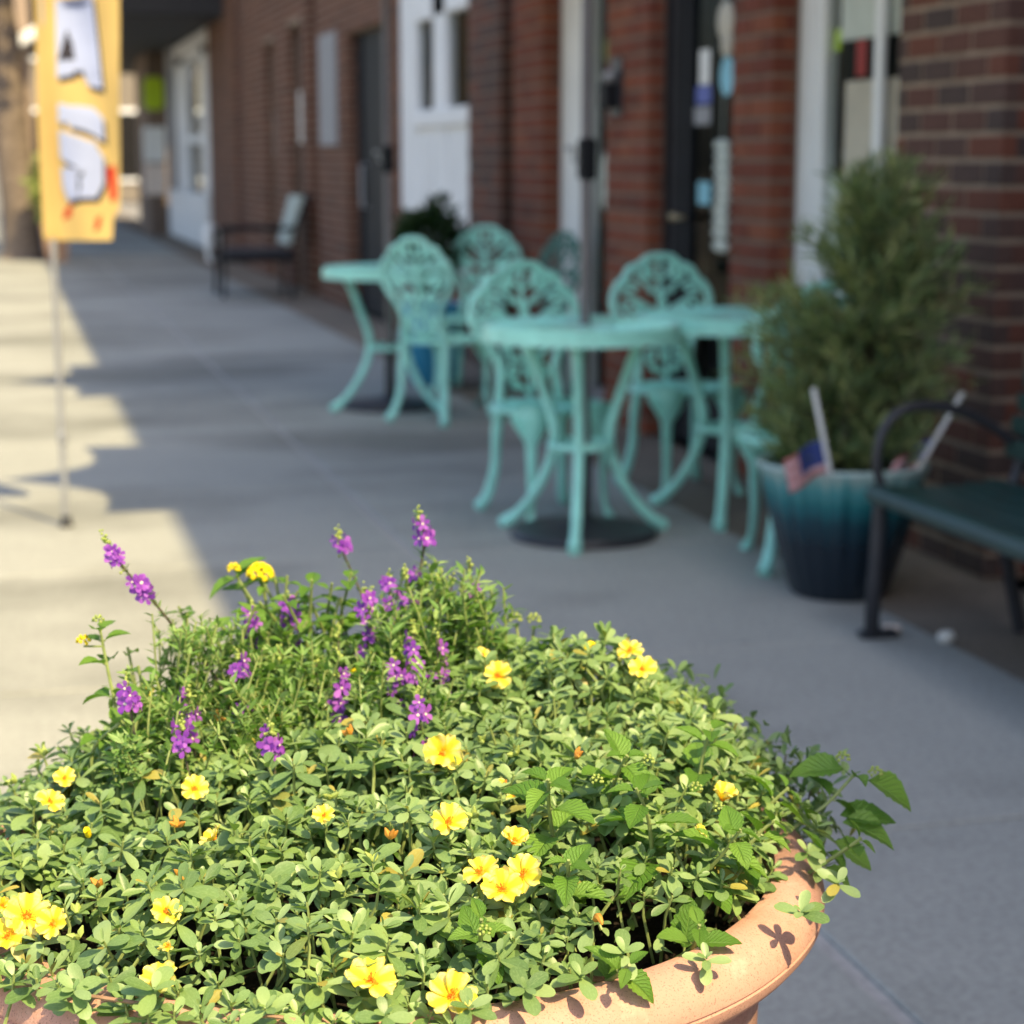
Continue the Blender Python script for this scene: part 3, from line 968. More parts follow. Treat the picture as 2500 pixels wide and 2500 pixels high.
    for sx in (-1, 1):
        for (x0, z0, x1, z1, tn, r0) in ((0.004, 0.44, 0.075, 0.50, 1, 0.026), (0.0, 0.54, 0.085, 0.60, 1, 0.024), (0.0, 0.60, 0.140, 0.68, 1, 0.036), (0.004, 0.68, 0.150, 0.765, 1, 0.030), (0.0, 0.74, 0.095, 0.830, 1, 0.030), (0.0, 0.83, 0.040, 0.875, -1, 0.018)):
            sp = scroll(x0, z0, x1, z1, tn, r0)
            L('vine', MB().tube([Vector((p.x * sx, p.y, p.z)) for p in sp], 0.0085, 6), back)
        for (x, z, s_, a) in ((0.05, 0.47, 0.026, 0.6), (0.055, 0.565, 0.026, 0.8), (0.10, 0.635, 0.03, 0.4), (0.17, 0.72, 0.028, 1.2), (0.075, 0.715, 0.030, 0.7), (0.115, 0.80, 0.028, 0.5), (0.05, 0.79, 0.026, 1.1), (0.045, 0.645, 0.022, 0.2)):
            lf = MB()
            p = B(x * sx, z)
            d = Vector((math.cos(a) * sx, 0.1, math.sin(a)))
            lf.tube([p - d * s_, p - d * s_ * 0.4, p + d * s_ * 0.2, p + d * s_], [0.002, 0.014, 0.012, 0.001], 6, flat=(Vector((0, 1, 0)), 0.4))
            L('cast_leaf', lf, back)
    for (x, z) in ((0, 0.725), (-0.10, 0.70), (0.10, 0.70), (-0.06, 0.845), (0.06, 0.845), (0.0, 0.52)):
        rs = MB()
        p = B(x, z)
        rs.ball(p, (0.020, 0.012, 0.020), 8, 5)
        for k in range(5):
            q = 2 * PI * k / 5
            rs.ball((p.x + 0.016 * math.cos(q), p.y - 0.004, p.z + 0.016 * math.sin(q)), (0.011, 0.008, 0.011), 6, 4)
        L('cast_rose', rs, back)
    return c

def make_table():
    t = thing('bistro_table', 'table', 'table')
    L = lambda nm, mb, par=t: put(nm, mb.mesh(nm, 'turq'), par, (0, 0, 0), local=True)
    R = 0.34
    tp = L('table_top', MB().lathe([(0.02, 0.719), (R - 0.02, 0.719), (R - 0.004, 0.715), (R, 0.723), (R, 0.740), (R - 0.008, 0.747), (R - 0.02, 0.741), (0.12, 0.739), (0.02, 0.740)], 48))
    L('rim', MB().lathe([(R - 0.006, 0.691), (R + 0.004, 0.691), (R + 0.004, 0.722), (R - 0.006, 0.722), (R - 0.006, 0.691)], 48, close=False), tp)
    em = MB()
    for k in range(24):
        q = 2 * PI * k / 24
        em.tube([(0.13 * math.cos(q), 0.13 * math.sin(q), 0.740), (0.22 * math.cos(q + 0.06), 0.22 * math.sin(q + 0.06), 0.742), (R - 0.03, 0, 0.741) if False else ((R - 0.03) * math.cos(q), (R - 0.03) * math.sin(q), 0.741)], [0.004, 0.008, 0.004], 5)
    tag(L('embossing', em, tp), kind='stuff')
    def leg(q):
        m = MB()
        c_, s_ = math.cos(q), math.sin(q)
        p = catmull([(r * c_, r * s_, z) for r, z in ((0.245, 0.717), (0.215, 0.65), (0.155, 0.50), (0.118, 0.40), (0.112, 0.33), (0.135, 0.24), (0.20, 0.13), (0.275, 0.05), (0.335, 0.014))], 4)
        m.tube(p, [0.019 + 0.004 * (1 if v.z < 0.05 or v.z > 0.65 else 0) for v in p], 8)
        return m
    return t, L, leg

def finish_table(t, L, leg, angs):
    for a in angs:
        L('leg', leg(math.radians(a)))
    st = MB().tube([(0.106 * math.cos(2 * PI * k / 28), 0.106 * math.sin(2 * PI * k / 28), 0.325) for k in range(28)], 0.014, 7, closed=True)
    L('stretcher', st)

def table(loc, angs, label):
    t, L, leg = make_table()
    finish_table(t, L, leg, angs)
    t.location = loc
    t['label'] = label
    t['group'] = 'turquoise bistro tables'
    return t
table((1.93, 6.46, 0), (250, 130, 10), 'turquoise round table with an umbrella pole through its middle, nearest to the flowers')
table((2.575, 6.73, 0), (125, 245, 5), 'turquoise round table half hidden by the potted evergreen')
table((1.975, 10.16, 0), (195, 315, 75), 'turquoise round table farther back, left of the other chairs')

proto = make_chair()
spots = [
    ((1.925, 6.865, 0), 9, 'turquoise chair pushed in behind the nearest round table, left of the umbrella pole'),
    ((2.60, 7.30, 0), 5, 'turquoise chair in front of the black door, right of the umbrella pole'),
    ((2.52, 5.86, 0), 168, 'turquoise chair with its seat beside the potted evergreen'),
    ((2.15, 9.62, 0), 131, 'turquoise chair at the farther table, in front of the blue pot'),
    ((2.575, 10.80, 0), -34, 'turquoise chair behind the farther table, nearest to the dark bush'),
]
for i, (loc, rz, lab) in enumerate(spots):
    o = proto if i == 0 else copy_tree(proto)
    o.location = loc
    o.rotation_euler = (0, 0, math.radians(rz))
    tag(o, lab, 'chair', 'turquoise cast chairs')
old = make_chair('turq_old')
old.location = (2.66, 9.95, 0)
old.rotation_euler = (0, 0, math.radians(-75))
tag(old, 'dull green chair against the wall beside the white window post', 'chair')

# ------------------------------------------------------------------ umbrellas
def umbrella(loc, label, crank):
    x, y = loc
    u = thing('patio_umbrella', label, 'umbrella', (x, y, 0), 'patio umbrellas')
    base = MB().lathe([(0.255, 0.0), (0.262, 0.012), (0.25, 0.028), (0.17, 0.040), (0.06, 0.055), (0.026, 0.075), (0.026, 0.30), (0.023, 0.31), (0.021, 0.31)], 40, (x, y))
    base.build('base', 'iron', u)
    MB().lathe([(0.019, 0.05), (0.019, 2.68), (0.010, 2.74)], 14, (x, y)).build('pole', 'pole', u)
    hz = MB().box(x - 0.026, x + 0.032, y - 0.028, y + 0.028, 1.23, 1.37, 0.010)
    cr = hz.build('crank_box', 'black', u, smooth=False)
    MB().tube([(x - 0.026, y, 1.29), (x - 0.045, y, 1.29), (x - 0.045, y - 0.01, 1.335), (x - 0.06, y - 0.01, 1.335)], 0.006, 6).ball((x - 0.064, y - 0.01, 1.335), (0.014, 0.011, 0.011)).build('crank_handle', 'steel', cr)
    n, Rr, zr, za = 8, 1.25, 2.38, 2.70
    for k in range(n):
        a0, a1 = 2 * PI * (k + 0.0) / n, 2 * PI * (k + 1.0) / n
        vs, fs = [], []
        for i in range(5):
            f = i / 4
            for j in range(7):
                g_ = j / 6
                p0 = Vector((math.cos(a0), math.sin(a0))) * Rr * f
                p1 = Vector((math.cos(a1), math.sin(a1))) * Rr * f
                p = p0.lerp(p1, g_) * (1 - 0.16 * f * math.sin(PI * g_))
                z = za - (za - zr) * f ** 1.15 - 0.05 * f * math.sin(PI * g_)
                vs.append((x + p.x, y + p.y, z))
        for i in range(4):
            for j in range(6):
                fs.append((i * 7 + j, i * 7 + j + 1, (i + 1) * 7 + j + 1, (i + 1) * 7 + j))
        MB().add(vs, fs).build('canopy_panel', 'canvas', u)
        MB().tube([(x, y, za - 0.03), (x + Rr * math.cos(a0), y + Rr * math.sin(a0), zr - 0.008)], 0.008, 6).build('rib', 'pole', u)
    return u
umbrella((1.945, 6.47), 'patio umbrella whose pole rises from the nearest turquoise table', 1)
umbrella((1.985, 10.19), 'patio umbrella whose pole stands at the farther turquoise table', 1)

# ------------------------------------------------------------------ teal glazed pot with the evergreen
px, py = 2.435, 5.40
pot = thing('glazed_pot', 'tall teal and navy glazed pot holding the evergreen', 'pot', (px, py, 0))
pm = MB().lathe([(0.135, 0.0), (0.150, 0.015), (0.185, 0.13), (0.222, 0.27), (0.243, 0.36), (0.256, 0.385), (0.262, 0.40), (0.252, 0.41), (0.235, 0.405), (0.225, 0.37), (0.20, 0.345)], 176, wob=lambda q, z: 0.026 * (abs(math.cos(11 * q)) - 0.6) * min(1, max(0, (0.385 - z) * 30)))
put('pot_body', pm.mesh('pot_body', 'drip'), pot, (0, 0, 0), local=True)
put('soil', MB().lathe([(0.22, 0.355), (0.12, 0.366), (0.02, 0.37)], 24).mesh('soil', 'soil'), pot, (0, 0, 0), local=True)

def leaf_cloud(name, mat, parent, items):
    """items: (base leaf verts (n,3), faces, uvs, list of 4x4) -> one mesh"""
    V, Fs, U = [], [], []
    n0 = 0
    for bv, bf, bu, mats in items:
        if not len(mats):
            continue
        T = np.array(mats, dtype=np.float64)
        h = np.concatenate([np.array(bv), np.ones((len(bv), 1))], axis=1)
        pts = np.einsum('kij,nj->kni', T, h)[:, :, :3].reshape(-1, 3)
        k, n = len(T), len(bv)
        f = np.array(bf)[None, :, :] + (np.arange(k) * n)[:, None, None] + n0
        V.append(pts)
        Fs.append(f.reshape(-1, 4))
        U.append(np.tile(np.array(bu), (k, 1)))
        n0 += k * n
    V, Fs, U = np.concatenate(V), np.concatenate(Fs), np.concatenate(U)
    me = bpy.data.meshes.new(name)
    me.vertices.add(len(V))
    me.vertices.foreach_set('co', V.astype(np.float32).ravel())
    me.loops.add(len(Fs) * 4)
    me.loops.foreach_set('vertex_index', Fs.astype(np.int32).ravel())
    me.polygons.add(len(Fs))
    me.polygons.foreach_set('loop_start', (np.arange(len(Fs)) * 4).astype(np.int32))
    lay = me.uv_layers.new(name='UVMap')
    lay.data.foreach_set('uv', U[Fs.ravel()].astype(np.float32).ravel())
    me.polygons.foreach_set('use_smooth', np.ones(len(Fs), dtype=bool))
    me.materials.append(MT[mat])
    me.update(calc_edges=True)
    me.validate()
    return tag(put(name, me, parent), kind='stuff')

def leaf_shape(ts, ws, cup=0.10, bend=0.10, fold=0.0, teeth=0.0, cols=2, crinkle=0.0, seed=0):
    """leaf along +x from the origin, face up +z; length 1"""
    r_ = random.Random(seed)
    vs, uvs, fs = [], [], []
    n = 2 * cols + 1
    for i, (t, w_) in enumerate(zip(ts, ws)):
        tooth = 1 + (teeth if i % 2 else -teeth * 0.4) if 0 < i < len(ts) - 1 else 1
        for j in range(n):
            g_ = j / (n - 1) * 2 - 1
            y = g_ * w_ * (tooth if abs(g_) > 0.99 else 1)
            z = cup * abs(g_) ** 1.6 * w_ * 2 - bend * t * t + fold * abs(y)
            if crinkle and 0 < i < len(ts) - 1:
                z += crinkle * math.sin(t * 9 * 2 * PI * 0.5 + abs(g_) * 2.2) * abs(g_) * 0.6 + r_.uniform(-1, 1) * crinkle * 0.3
            x = t - (0.05 * abs(g_) if teeth and i % 2 else 0) * 0.3
            vs.append((x, y, z))
            uvs.append((t, j / (n - 1)))
    for i in range(len(ts) - 1):
        for j in range(n - 1):
            fs.append((i * n + j, (i + 1) * n + j, (i + 1) * n + j + 1, i * n + j + 1))
    return vs, fs, uvs

def frame_mat(p, d, up, s):
    """4x4 that lays a unit leaf from p along d with its face towards up"""
    d = Vector(d).normalized()
    u = Vector(up)
    u = u - d * u.dot(d)
    u = u.normalized() if u.length > 1e-5 else d.orthogonal().normalized()
    v = u.cross(d)
    if not isinstance(s, tuple):
        s = (s, s, s)
    return [[d.x * s[0], v.x * s[1], u.x * s[2], p[0]], [d.y * s[0], v.y * s[1], u.y * s[2], p[1]], [d.z * s[0], v.z * s[1], u.z * s[2], p[2]], [0, 0, 0, 1]]

def rvec(r=rnd):
    return Vector((r.gauss(0, 1), r.gauss(0, 1), r.gauss(0, 1))).normalized()

SPRAY = leaf_shape([0, 0.25, 0.55, 0.85, 1], [0.03, 0.09, 0.11, 0.06, 0.01], 0.2, 0.15, cols=1)
eg = thing('evergreen_shrub', 'feathery cone-shaped evergreen growing in the teal pot', 'shrub', (px, py, 0.36))
rs = random.Random(5)
tr = MB()
tr.tube(catmull([(px, py, 0.34), (px + 0.01, py, 0.6), (px + 0.06, py, 0.9), (px + 0.12, py, 1.24)], 4), [0.022 - 0.0013 * k for k in range(13)], 8)
tr.build('trunk', 'stem_dark', eg)
sprays, twigs = [], MB()
for k in range(390):
    zf = rs.random() ** 1.35
    z = 0.38 + 0.86 * zf
    rad = (0.30 * (1 - ((z - 0.72) / 0.46) ** 2) ** 0.5 if abs(z - 0.72) < 0.40 and z < 0.8 else max(0.05, 0.33 * (max(0.0, 1.34 - z) / 0.52) ** 0.8))
    a = rs.uniform(0, 2 * PI)
    rad = min(rad, 0.31) * rs.uniform(0.5, 1.12) * (1 + 0.22 * math.sin(2.3 * a + 7 * z) * math.sin(3 * a + 1 + 11 * z))
    c0 = Vector((px + 0.13 * max(0, zf - 0.1), py, max(0.38, z - 0.10)))
    tip = Vector((c0.x + rad * math.cos(a), c0.y + rad * math.sin(a), z + 0.05))
    mid = c0.lerp(tip, 0.55) + Vector((0, 0, -0.015))
    path = catmull([c0, mid, tip], 5)
    twigs.tube(path, [0.004, 0.0036, 0.0033, 0.003, 0.0027, 0.0024, 0.002, 0.0018, 0.0015, 0.0012, 0.001], 4)
    ax = (tip - c0).normalized()
    for j in range(22):
        f = 0.22 + 0.78 * j / 21
        p = path[min(10, int(f * 10))].lerp(path[min(10, int(f * 10) + 1)], f * 10 % 1)
        d = ax * 0.8 + Vector((0, 0, 0.5)) + rvec(rs) * 0.95
        sprays.append(frame_mat(p, d, rvec(rs), (rs.uniform(0.04, 0.09), rs.uniform(0.02, 0.045), 0.05)))
tag(twigs.build('twigs', 'stem_dark', eg), kind='stuff')
leaf_cloud('foliage', 'juniper', eg, [(*SPRAY, sprays)])

# two little flags stuck in the pot
def small_flag(name, label, base, top, flip):
    f = thing(name, label, 'flag', base)
    base, top = Vector(base), Vector(top)
    MB().tube([base, top], 0.0075, 8).build('stick', 'white', f)
    d = (top - base).normalized()
    side = Vector((flip, -0.15, -0.25)).normalized()
    for nm, mat, u0, u1, v0, v1 in [('canton', 'flag_blue', 0.008, 0.095, 0.028, 0.10)] + [('stripe', 'faded_red' if k % 2 == 0 else 'pink', 0.008 if k < 2 else 0.095, 0.14, 0.0 + 0.0143 * k, 0.0143 + 0.0143 * k) for k in range(7)]:
        vs, fs = [], []
        for i in range(7):
            u = u0 + (u1 - u0) * i / 6
            for j in (0, 1):
                v = v0 + (v1 - v0) * j
                p = base + d * (v + 0.02) + side * u + Vector((0, 1, 0)) * 0.018 * math.sin(u * 42) + Vector((0, 0, -1)) * 0.9 * u * u
                vs.append(p)
        for i in range(6):
            fs.append((i * 2, i * 2 + 1, i * 2 + 3, i * 2 + 2))
        vs2 = [Vector(p) + Vector((0, 0.0015, 0)) for p in vs]
        n = len(vs)
        m = MB().add(vs, fs).add(vs2, fs)
        m.build(nm, mat, f)
    return f
small_flag('small_flag', 'small striped flag on a white stick at the near left rim of the teal pot', (2.305, 5.185, 0.39), (2.236, 5.17, 0.655), -1)
small_flag('small_flag', 'small striped flag on a white stick leaning right behind the bench arm', (2.575, 5.20, 0.39), (2.705, 5.17, 0.632), -1)

# ------------------------------------------------------------------ bench
bn = thing('park_bench', 'dark green slatted bench with black arm in front of the brick pier', 'bench', (2.45, 4.1, 0))
y0, y1 = 3.25, 4.80
sx = 2.235
for k in range(7):
    if k == 0:
        m = MB()
        prof = [(sx + 0.03, 0.440), (sx + 0.012, 0.434), (sx, 0.418), (sx + 0.002, 0.398), (sx + 0.012, 0.39), (sx + 0.016, 0.40), (sx + 0.014, 0.414), (sx + 0.022, 0.424), (sx + 0.03, 0.428)]
        m.prism(prof, y0, y1, 'y')
        m.build('seat_slat', 'bench', bn)
    else:
        xa = sx + 0.038 + (k - 1) * 0.062
        z = 0.438 - 0.004 * math.sin(k / 6 * PI) * 3
        MB().box(xa, xa + 0.052, y0, y1, z - 0.014, z, 0.004).build('seat_slat', 'bench', bn, smooth=False)
for k in range(6):
    z = 0.50 + k * 0.062
    xb = 2.63 + (z - 0.45) * 0.25
    MB().box(xb, xb + 0.014, y0, y1, z, z + 0.05, 0.004).build('back_slat', 'bench', bn, smooth=False)
for yy in (y1 - 0.03, y0 + 0.03):
    fm = MB()
    leg = catmull([(2.265, yy, 0.42), (2.262, yy, 0.34), (2.258, yy, 0.22), (2.262, yy + 0.02, 0.10), (2.285, yy + 0.07, 0.012)], 5)
    fm.tube(leg, [0.020] * 12 + [0.022] * (len(leg) - 12), 8)
    fm.box(2.25, 2.36, yy + 0.05, yy + 0.095, 0.0, 0.022, 0.005)
    fm.build('leg', 'iron', bn)
    bm2 = MB().tube(catmull([(2.60, yy, 0.42), (2.64, yy, 0.25), (2.70, yy, 0.012)], 5), 0.02, 8)
    bm2.build('leg', 'iron', bn)
    MB().tube(catmull([(2.255, yy, 0.41), (2.45, yy, 0.405), (2.64, yy, 0.41), (2.70, yy, 0.62), (2.745, yy, 0.88)], 6), 0.016, 8).build('end_frame', 'iron', bn)
    MB().tube(catmull([(2.27, yy, 0.43), (2.25, yy, 0.50), (2.265, yy, 0.585), (2.31, yy, 0.635), (2.38, yy, 0.650), (2.48, yy, 0.635), (2.58, yy, 0.59), (2.66, yy, 0.53), (2.69, yy, 0.46)], 6), [0.014] * 49, 8).build('armrest', 'iron', bn)

# ------------------------------------------------------------------ blue pot and dark bush
bx, by = 2.44, 11.20
bp = thing('blue_pot', 'bright blue glazed pot behind the farther chairs', 'pot', (bx, by, 0))
put('pot_body', MB().lathe([(0.10, 0), (0.13, 0.02), (0.185, 0.16), (0.20, 0.30), (0.185, 0.40), (0.175, 0.43), (0.195, 0.455), (0.19, 0.475), (0.16, 0.47), (0.15, 0.44)], 40).mesh('pot_body', 'blueglaze'), bp, (0, 0, 0), local=True)
bs = thing('dark_bush', 'dark green bush in the blue pot in front of the white window casing', 'bush', (bx, by, 0.44))
rs = random.Random(9)
MB().tube([(bx, by, 0.42), (bx + 0.01, by, 0.7), (bx - 0.02, by, 0.95)], [0.018, 0.014, 0.008], 7).build('stem', 'stem_dark', bs)
LAUREL = leaf_shape([0, 0.3, 0.6, 1], [0.04, 0.2, 0.2, 0.01], 0.15, 0.15, cols=1)
ms = []
for k in range(1500):
    d = rvec(rs)
    r_ = rs.uniform(0.55, 1.0) * (1 + 0.22 * math.sin(5 * d.x + 3) * math.sin(4 * d.z + 1))
    p = Vector((bx - 0.02, by, 0.80)) + Vector((d.x * 0.21, d.y * 0.21, d.z * 0.24)) * r_
    if abs(d.x) > 0.3 and d.z > 0.5 and rs.random() < 0.4:
        continue
    ms.append(frame_mat(p, d + rvec(rs) * 0.8 + Vector((0, 0, 0.4)), rvec(rs) + d, rs.uniform(0.05, 0.08)))
leaf_cloud('foliage', 'laurel', bs, [(*LAUREL, ms)])

# ------------------------------------------------------------------ patio chair with pale cushion
pc = thing('patio_chair', 'black metal patio chair with pale sage back cushion by the slit windows', 'chair', (2.42, 19.1, 0))
for lx, ly in ((2.06, 18.75), (2.06, 19.45), (2.72, 18.75), (2.72, 19.45)):
    MB().tube([(lx, ly, 0.0), (lx + 0.01, ly, 0.2), (lx, ly, 0.62 if lx < 2.4 else 0.45)], 0.02, 8).build('leg', 'black', pc)
MB().box(2.02, 2.76, 18.72, 19.48, 0.34, 0.39, 0.01).build('seat_frame', 'black', pc, smooth=False)
MB().box(2.10, 2.72, 18.76, 19.44, 0.391, 0.45, 0.02).build('seat_cushion', 'iron', pc)
for ly in (18.75, 19.45):
    MB().tube(catmull([(2.06, ly, 0.62), (2.3, ly, 0.65), (2.6, ly, 0.64), (2.74, ly, 0.66)], 4), 0.02, 7).build('armrest', 'black', pc)
    MB().tube([(2.70, ly, 0.36), (2.78, ly, 0.70), (2.88, ly, 0.98)], 0.02, 7).build('back_post', 'black', pc)
for k in range(4):
    z0 = 0.50 + 0.115 * k
    x0 = 2.67 + 0.032 * k
    MB().prism([(x0, z0), (x0 + 0.07, z0 - 0.005), (x0 + 0.1, z0 + 0.105), (x0 + 0.03, z0 + 0.11)], 18.80, 19.40, 'y').build('back_cushion', 'sage', pc, smooth=False)
th = thing('white_throw', 'white folded throw draped over the front of the patio chair', 'throw', (2.05, 19.3, 0.36))
m = MB()
vs, fs = [], []
path = [(2.012, 0.33), (1.995, 0.45), (1.99, 0.58), (2.01, 0.645), (2.06, 0.66), (2.10, 0.645), (2.12, 0.58), (2.115, 0.46)]
for i, (x, z) in enumerate(path):
    for j in range(8):
        vs.append((x + 0.008 * math.sin(j * 2.1 + i), 19.42 + 0.045 * j, z + 0.004 * math.sin(j * 1.3)))
for i in range(len(path) - 1):
    for j in range(7):
        fs.append((i * 8 + j, (i + 1) * 8 + j, (i + 1) * 8 + j + 1, i * 8 + j + 1))
m.add(vs, fs).build('cloth', 'white', th)
MB().box(2.008, 2.03, 19.4, 19.75, 0.31, 0.335, 0.004).build('hem', 'white', th, smooth=False)

# ------------------------------------------------------------------ yellow feather banner on its pole
fx, fy = 0.196, 7.11
bnr = thing('feather_banner', 'yellow feather banner with pale letters on a thin steel pole', 'banner', (fx, fy, 0))
MB().tube([(fx, fy, 0), (fx - 0.005, fy, 1.1), (fx - 0.01, fy, 2.2), (fx + 0.0, fy, 3.0), (fx + 0.12, fy, 3.5), (fx + 0.3, fy, 3.7)], [0.012, 0.0115, 0.010, 0.009, 0.008, 0.006], 10).build('pole', 'steel', bnr)
MB().lathe([(0.014, 0.30), (0.017, 0.31), (0.017, 0.34), (0.014, 0.35)], 12, (fx, fy)).build('collar', 'steel', bnr)
MB().lathe([(0.026, 0.0), (0.028, 0.006), (0.02, 0.014), (0.017, 0.04)], 14, (fx, fy)).build('ground_spike', 'iron', bnr)
K = 0.00196                                     # metres for one step of the banner drawing
AX = Vector((0.968, -0.252, 0.0))               # the cloth faces down the street
NRM = Vector((-0.252, -0.968, 0.0))
def bpnt(u, v, lift=0.0):
    """u to the right of the pole, v up, in metres on the cloth; the cloth ripples"""
    rip = 0.018 * math.sin(u * 22 + v * 5.0) * min(1, u / 0.10) + 0.010 * math.sin(v * 9 + 1)
    p = Vector((fx, fy, 0)) + AX * u + NRM * (rip + 0.018 + lift)
    return Vector((p.x, p.y, v))
def cloth(name, mat, u0f, u1f, v0, v1, nu, nv, lift, parent, back=0.0):
    vs, fs = [], []
    for j in range(nv + 1):
        v = v0 + (v1 - v0) * j / nv
        a, b_ = u0f(v), u1f(v)
        for i in range(nu + 1):
            vs.append(bpnt(a + (b_ - a) * i / nu, v, lift))
    for j in range(nv):
        for i in range(nu):
            q = j * (nu + 1) + i
            fs.append((q, q + 1, q + nu + 2, q + nu + 1))
    return MB().add(vs, fs).build(name, mat, parent)
def right_edge(v):
    return 0.225 + 0.035 * math.sin((v - 1.05) * 1.9) - (0.02 if v < 1.12 else 0)
def bottom(u):
    return 1.03
cl = cloth('cloth', 'flag', lambda v: -0.028, right_edge, 1.02, 3.4, 14, 90, 0.0, bnr)
cloth('sleeve', 'flag', lambda v: -0.034, lambda v: 0.02, 1.03, 3.4, 3, 60, 0.004, bnr)
def poly_on_cloth(name, mat, pts, lift, parent):
    """a printed shape: outline filled on the cloth, strip by strip"""
    vmin, vmax = min(p[1] for p in pts), max(p[1] for p in pts)
    n = 26
    vs, fs = [], []
    m = MB()
    for j in range(n):
        rows = []
        for v in (vmin + (vmax - vmin) * j / n + 1e-5, vmin + (vmax - vmin) * (j + 1) / n - 1e-5):
            xs = []
            for a in range(len(pts)):
                (u0, w0), (u1, w1) = pts[a], pts[(a + 1) % len(pts)]
                if (w0 <= v < w1) or (w1 <= v < w0):
                    xs.append(u0 + (u1 - u0) * (v - w0) / (w1 - w0))
            rows.append((v, sorted(xs)))
        (va, xa), (vb, xb) = rows
        if len(xa) != len(xb):
            xb = xa
        for k in range(0, len(xa) - 1, 2):
            vv = []
            for s_ in range(4):
                vv.append(bpnt(xa[k] + (xa[k + 1] - xa[k]) * s_ / 3, va, lift))
            for s_ in range(4):
                vv.append(bpnt(xb[k] + (xb[k + 1] - xb[k]) * s_ / 3, vb, lift))
            m.add(vv, [(0, 1, 5, 4), (1, 2, 6, 5), (2, 3, 7, 6)])
    return m.build(name, mat, parent)
def px2(x, y):
    # drawing of the lettering: x from the pole, y up, in banner steps
    return ((x - 98) * K, 1.03 + (440 - y) * K)
def glyph(outline, dx, dy, name):
    sh = [px2(x + 5, y + 9) for x, y in outline]
    poly_on_cloth('letter_shadow', 'ink', sh, 0.002, cl)
    poly_on_cloth(name, 'lav', [px2(x, y) for x, y in outline], 0.004, cl)
A_ = [(117, 162), (117, 24), (183, 22), (195, 180), (170, 178), (164, 158), (150, 152), (140, 160)]
glyph(A_, 0, 0, 'letter')
poly_on_cloth('letter_counter', 'ink', [px2(*p) for p in ((135, 78), (154, 130), (120, 132))], 0.006, cl)
S_ = [(118, 206), (176, 212), (194, 230), (194, 272), (172, 256), (146, 246), (118, 244), (118, 256), (146, 260), (178, 276), (192, 300), (190, 346), (176, 372), (128, 376), (119, 352), (118, 318), (146, 324), (150, 318), (118, 302)]
glyph(S_, 0, 0, 'letter')
for q in (((196, 318), (212, 312), (212, 372), (200, 378)), ((120, 392), (134, 378), (132, 402), (116, 410)), ((176, 405), (186, 400), (182, 425), (172, 430))):
    poly_on_cloth('red_streak', 'redink', [px2(*p) for p in q], 0.003, cl)
C_ = [(120, -130), (190, -132), (194, -10), (120, -8)]
glyph(C_, 0, 0, 'letter')

# ------------------------------------------------------------------ litter
o = MB().ball((2.461, 4.744, 0.016), (0.026, 0.02, 0.016), 9, 5)
o.v = [(x + rnd.uniform(-.005, .005), y + rnd.uniform(-.005, .005), max(0.0, z + rnd.uniform(-.004, .004))) for x, y, z in o.v]
tag(o.build('paper_scrap', 'paper', smooth=False), 'crumpled white scrap on the brown paving under the bench', 'litter')
o = MB().tube([(2.35, 4.90, 0.012), (2.385, 4.87, 0.012)], 0.011, 8).ball((2.375, 4.905, 0.01), (0.014, 0.012, 0.009))
tag(o.build('cork_stub', 'cream', smooth=False), 'small pale stub lying beside the foot of the bench leg', 'litter')

# ------------------------------------------------------------------ far end of the street
tr = thing('street_tree', 'grey street tree trunk at the edge, sunlit at its foot', 'tree', (0.33, 26.8, 0))
MB().tube(catmull([(0.33, 26.8, -0.02), (0.32, 26.8, 0.5), (0.24, 26.8, 1.6), (0.16, 26.8, 3.2), (0.15, 26.8, 5.0)], 5), [0.34, 0.30, 0.27, 0.26, 0.25, 0.25] + [0.24] * 9 + [0.2] * 6, 14).build('trunk', 'bark', tr)
rs = random.Random(21)
ms = []
for k in range(2600):
    d = rvec(rs)
    p = Vector((0.1, 26.6, 5.6)) + Vector((d.x * 2.6, d.y * 2.6, d.z * 1.7)) * rs.uniform(0.45, 1.0)
    ms.append(frame_mat(p, rvec(rs), rvec(rs) + Vector((0, 0, 1)), rs.uniform(0.2, 0.36)))
leaf_cloud('crown', 'treeleaf', tr, [(*LAUREL, ms)])
for a in range(5):
    q = a * 1.3
    MB().tube([(0.15, 26.8, 4.2), (0.15 + 0.8 * math.cos(q), 26.8 + 0.8 * math.sin(q), 5.2), (0.15 + 1.6 * math.cos(q), 26.8 + 1.6 * math.sin(q), 6.0)], [0.12, 0.08, 0.03], 7).build('limb', 'bark', tr)
fb = thing('far_building', 'pale building closing the far end of the street', 'building', (3.0, 62, 0))
MB().box(-9, 12, 62, 63, 0, 9).build('wall', 'beige', fb, smooth=False)
for k in range(6):
    for zz in (0.6, 4.2):
        x = -7 + 2.6 * k
        w_ = frame_box(fb, 'window', 'white', x, x + 1.5, 61.93, 62.0, zz, zz + 2.2, ch=0.02)
        frame_box(w_, 'pane', 'dark', x + 0.12, x + 1.38, 61.915, 61.929, zz + 0.12, zz + 2.08, ch=0.003)
fs_ = thing('corner_shop', 'grey corner shop with a slanted pale awning beyond the yellow banner', 'shop', (0.8, 46, 0))
MB().box(-0.6, 0.9, 46, 49, 0, 5).build('wall', 'mortar', fs_, smooth=False)
MB().box(-0.3, 0.2, 45.94, 46.0, 0, 2.5, 0.01).build('window', 'grey', fs_, smooth=False)
MB().prism([(-0.9, 2.75), (1.15, 4.0), (1.15, 4.25), (-0.9, 3.0)], 44.9, 46.0, 'y').build('awning', 'paper', fs_, smooth=False)
MB().box(0.5, 0.75, 45.9, 46.0, 0, 3.4, 0.01).build('post', 'brick_red', fs_, smooth=False)
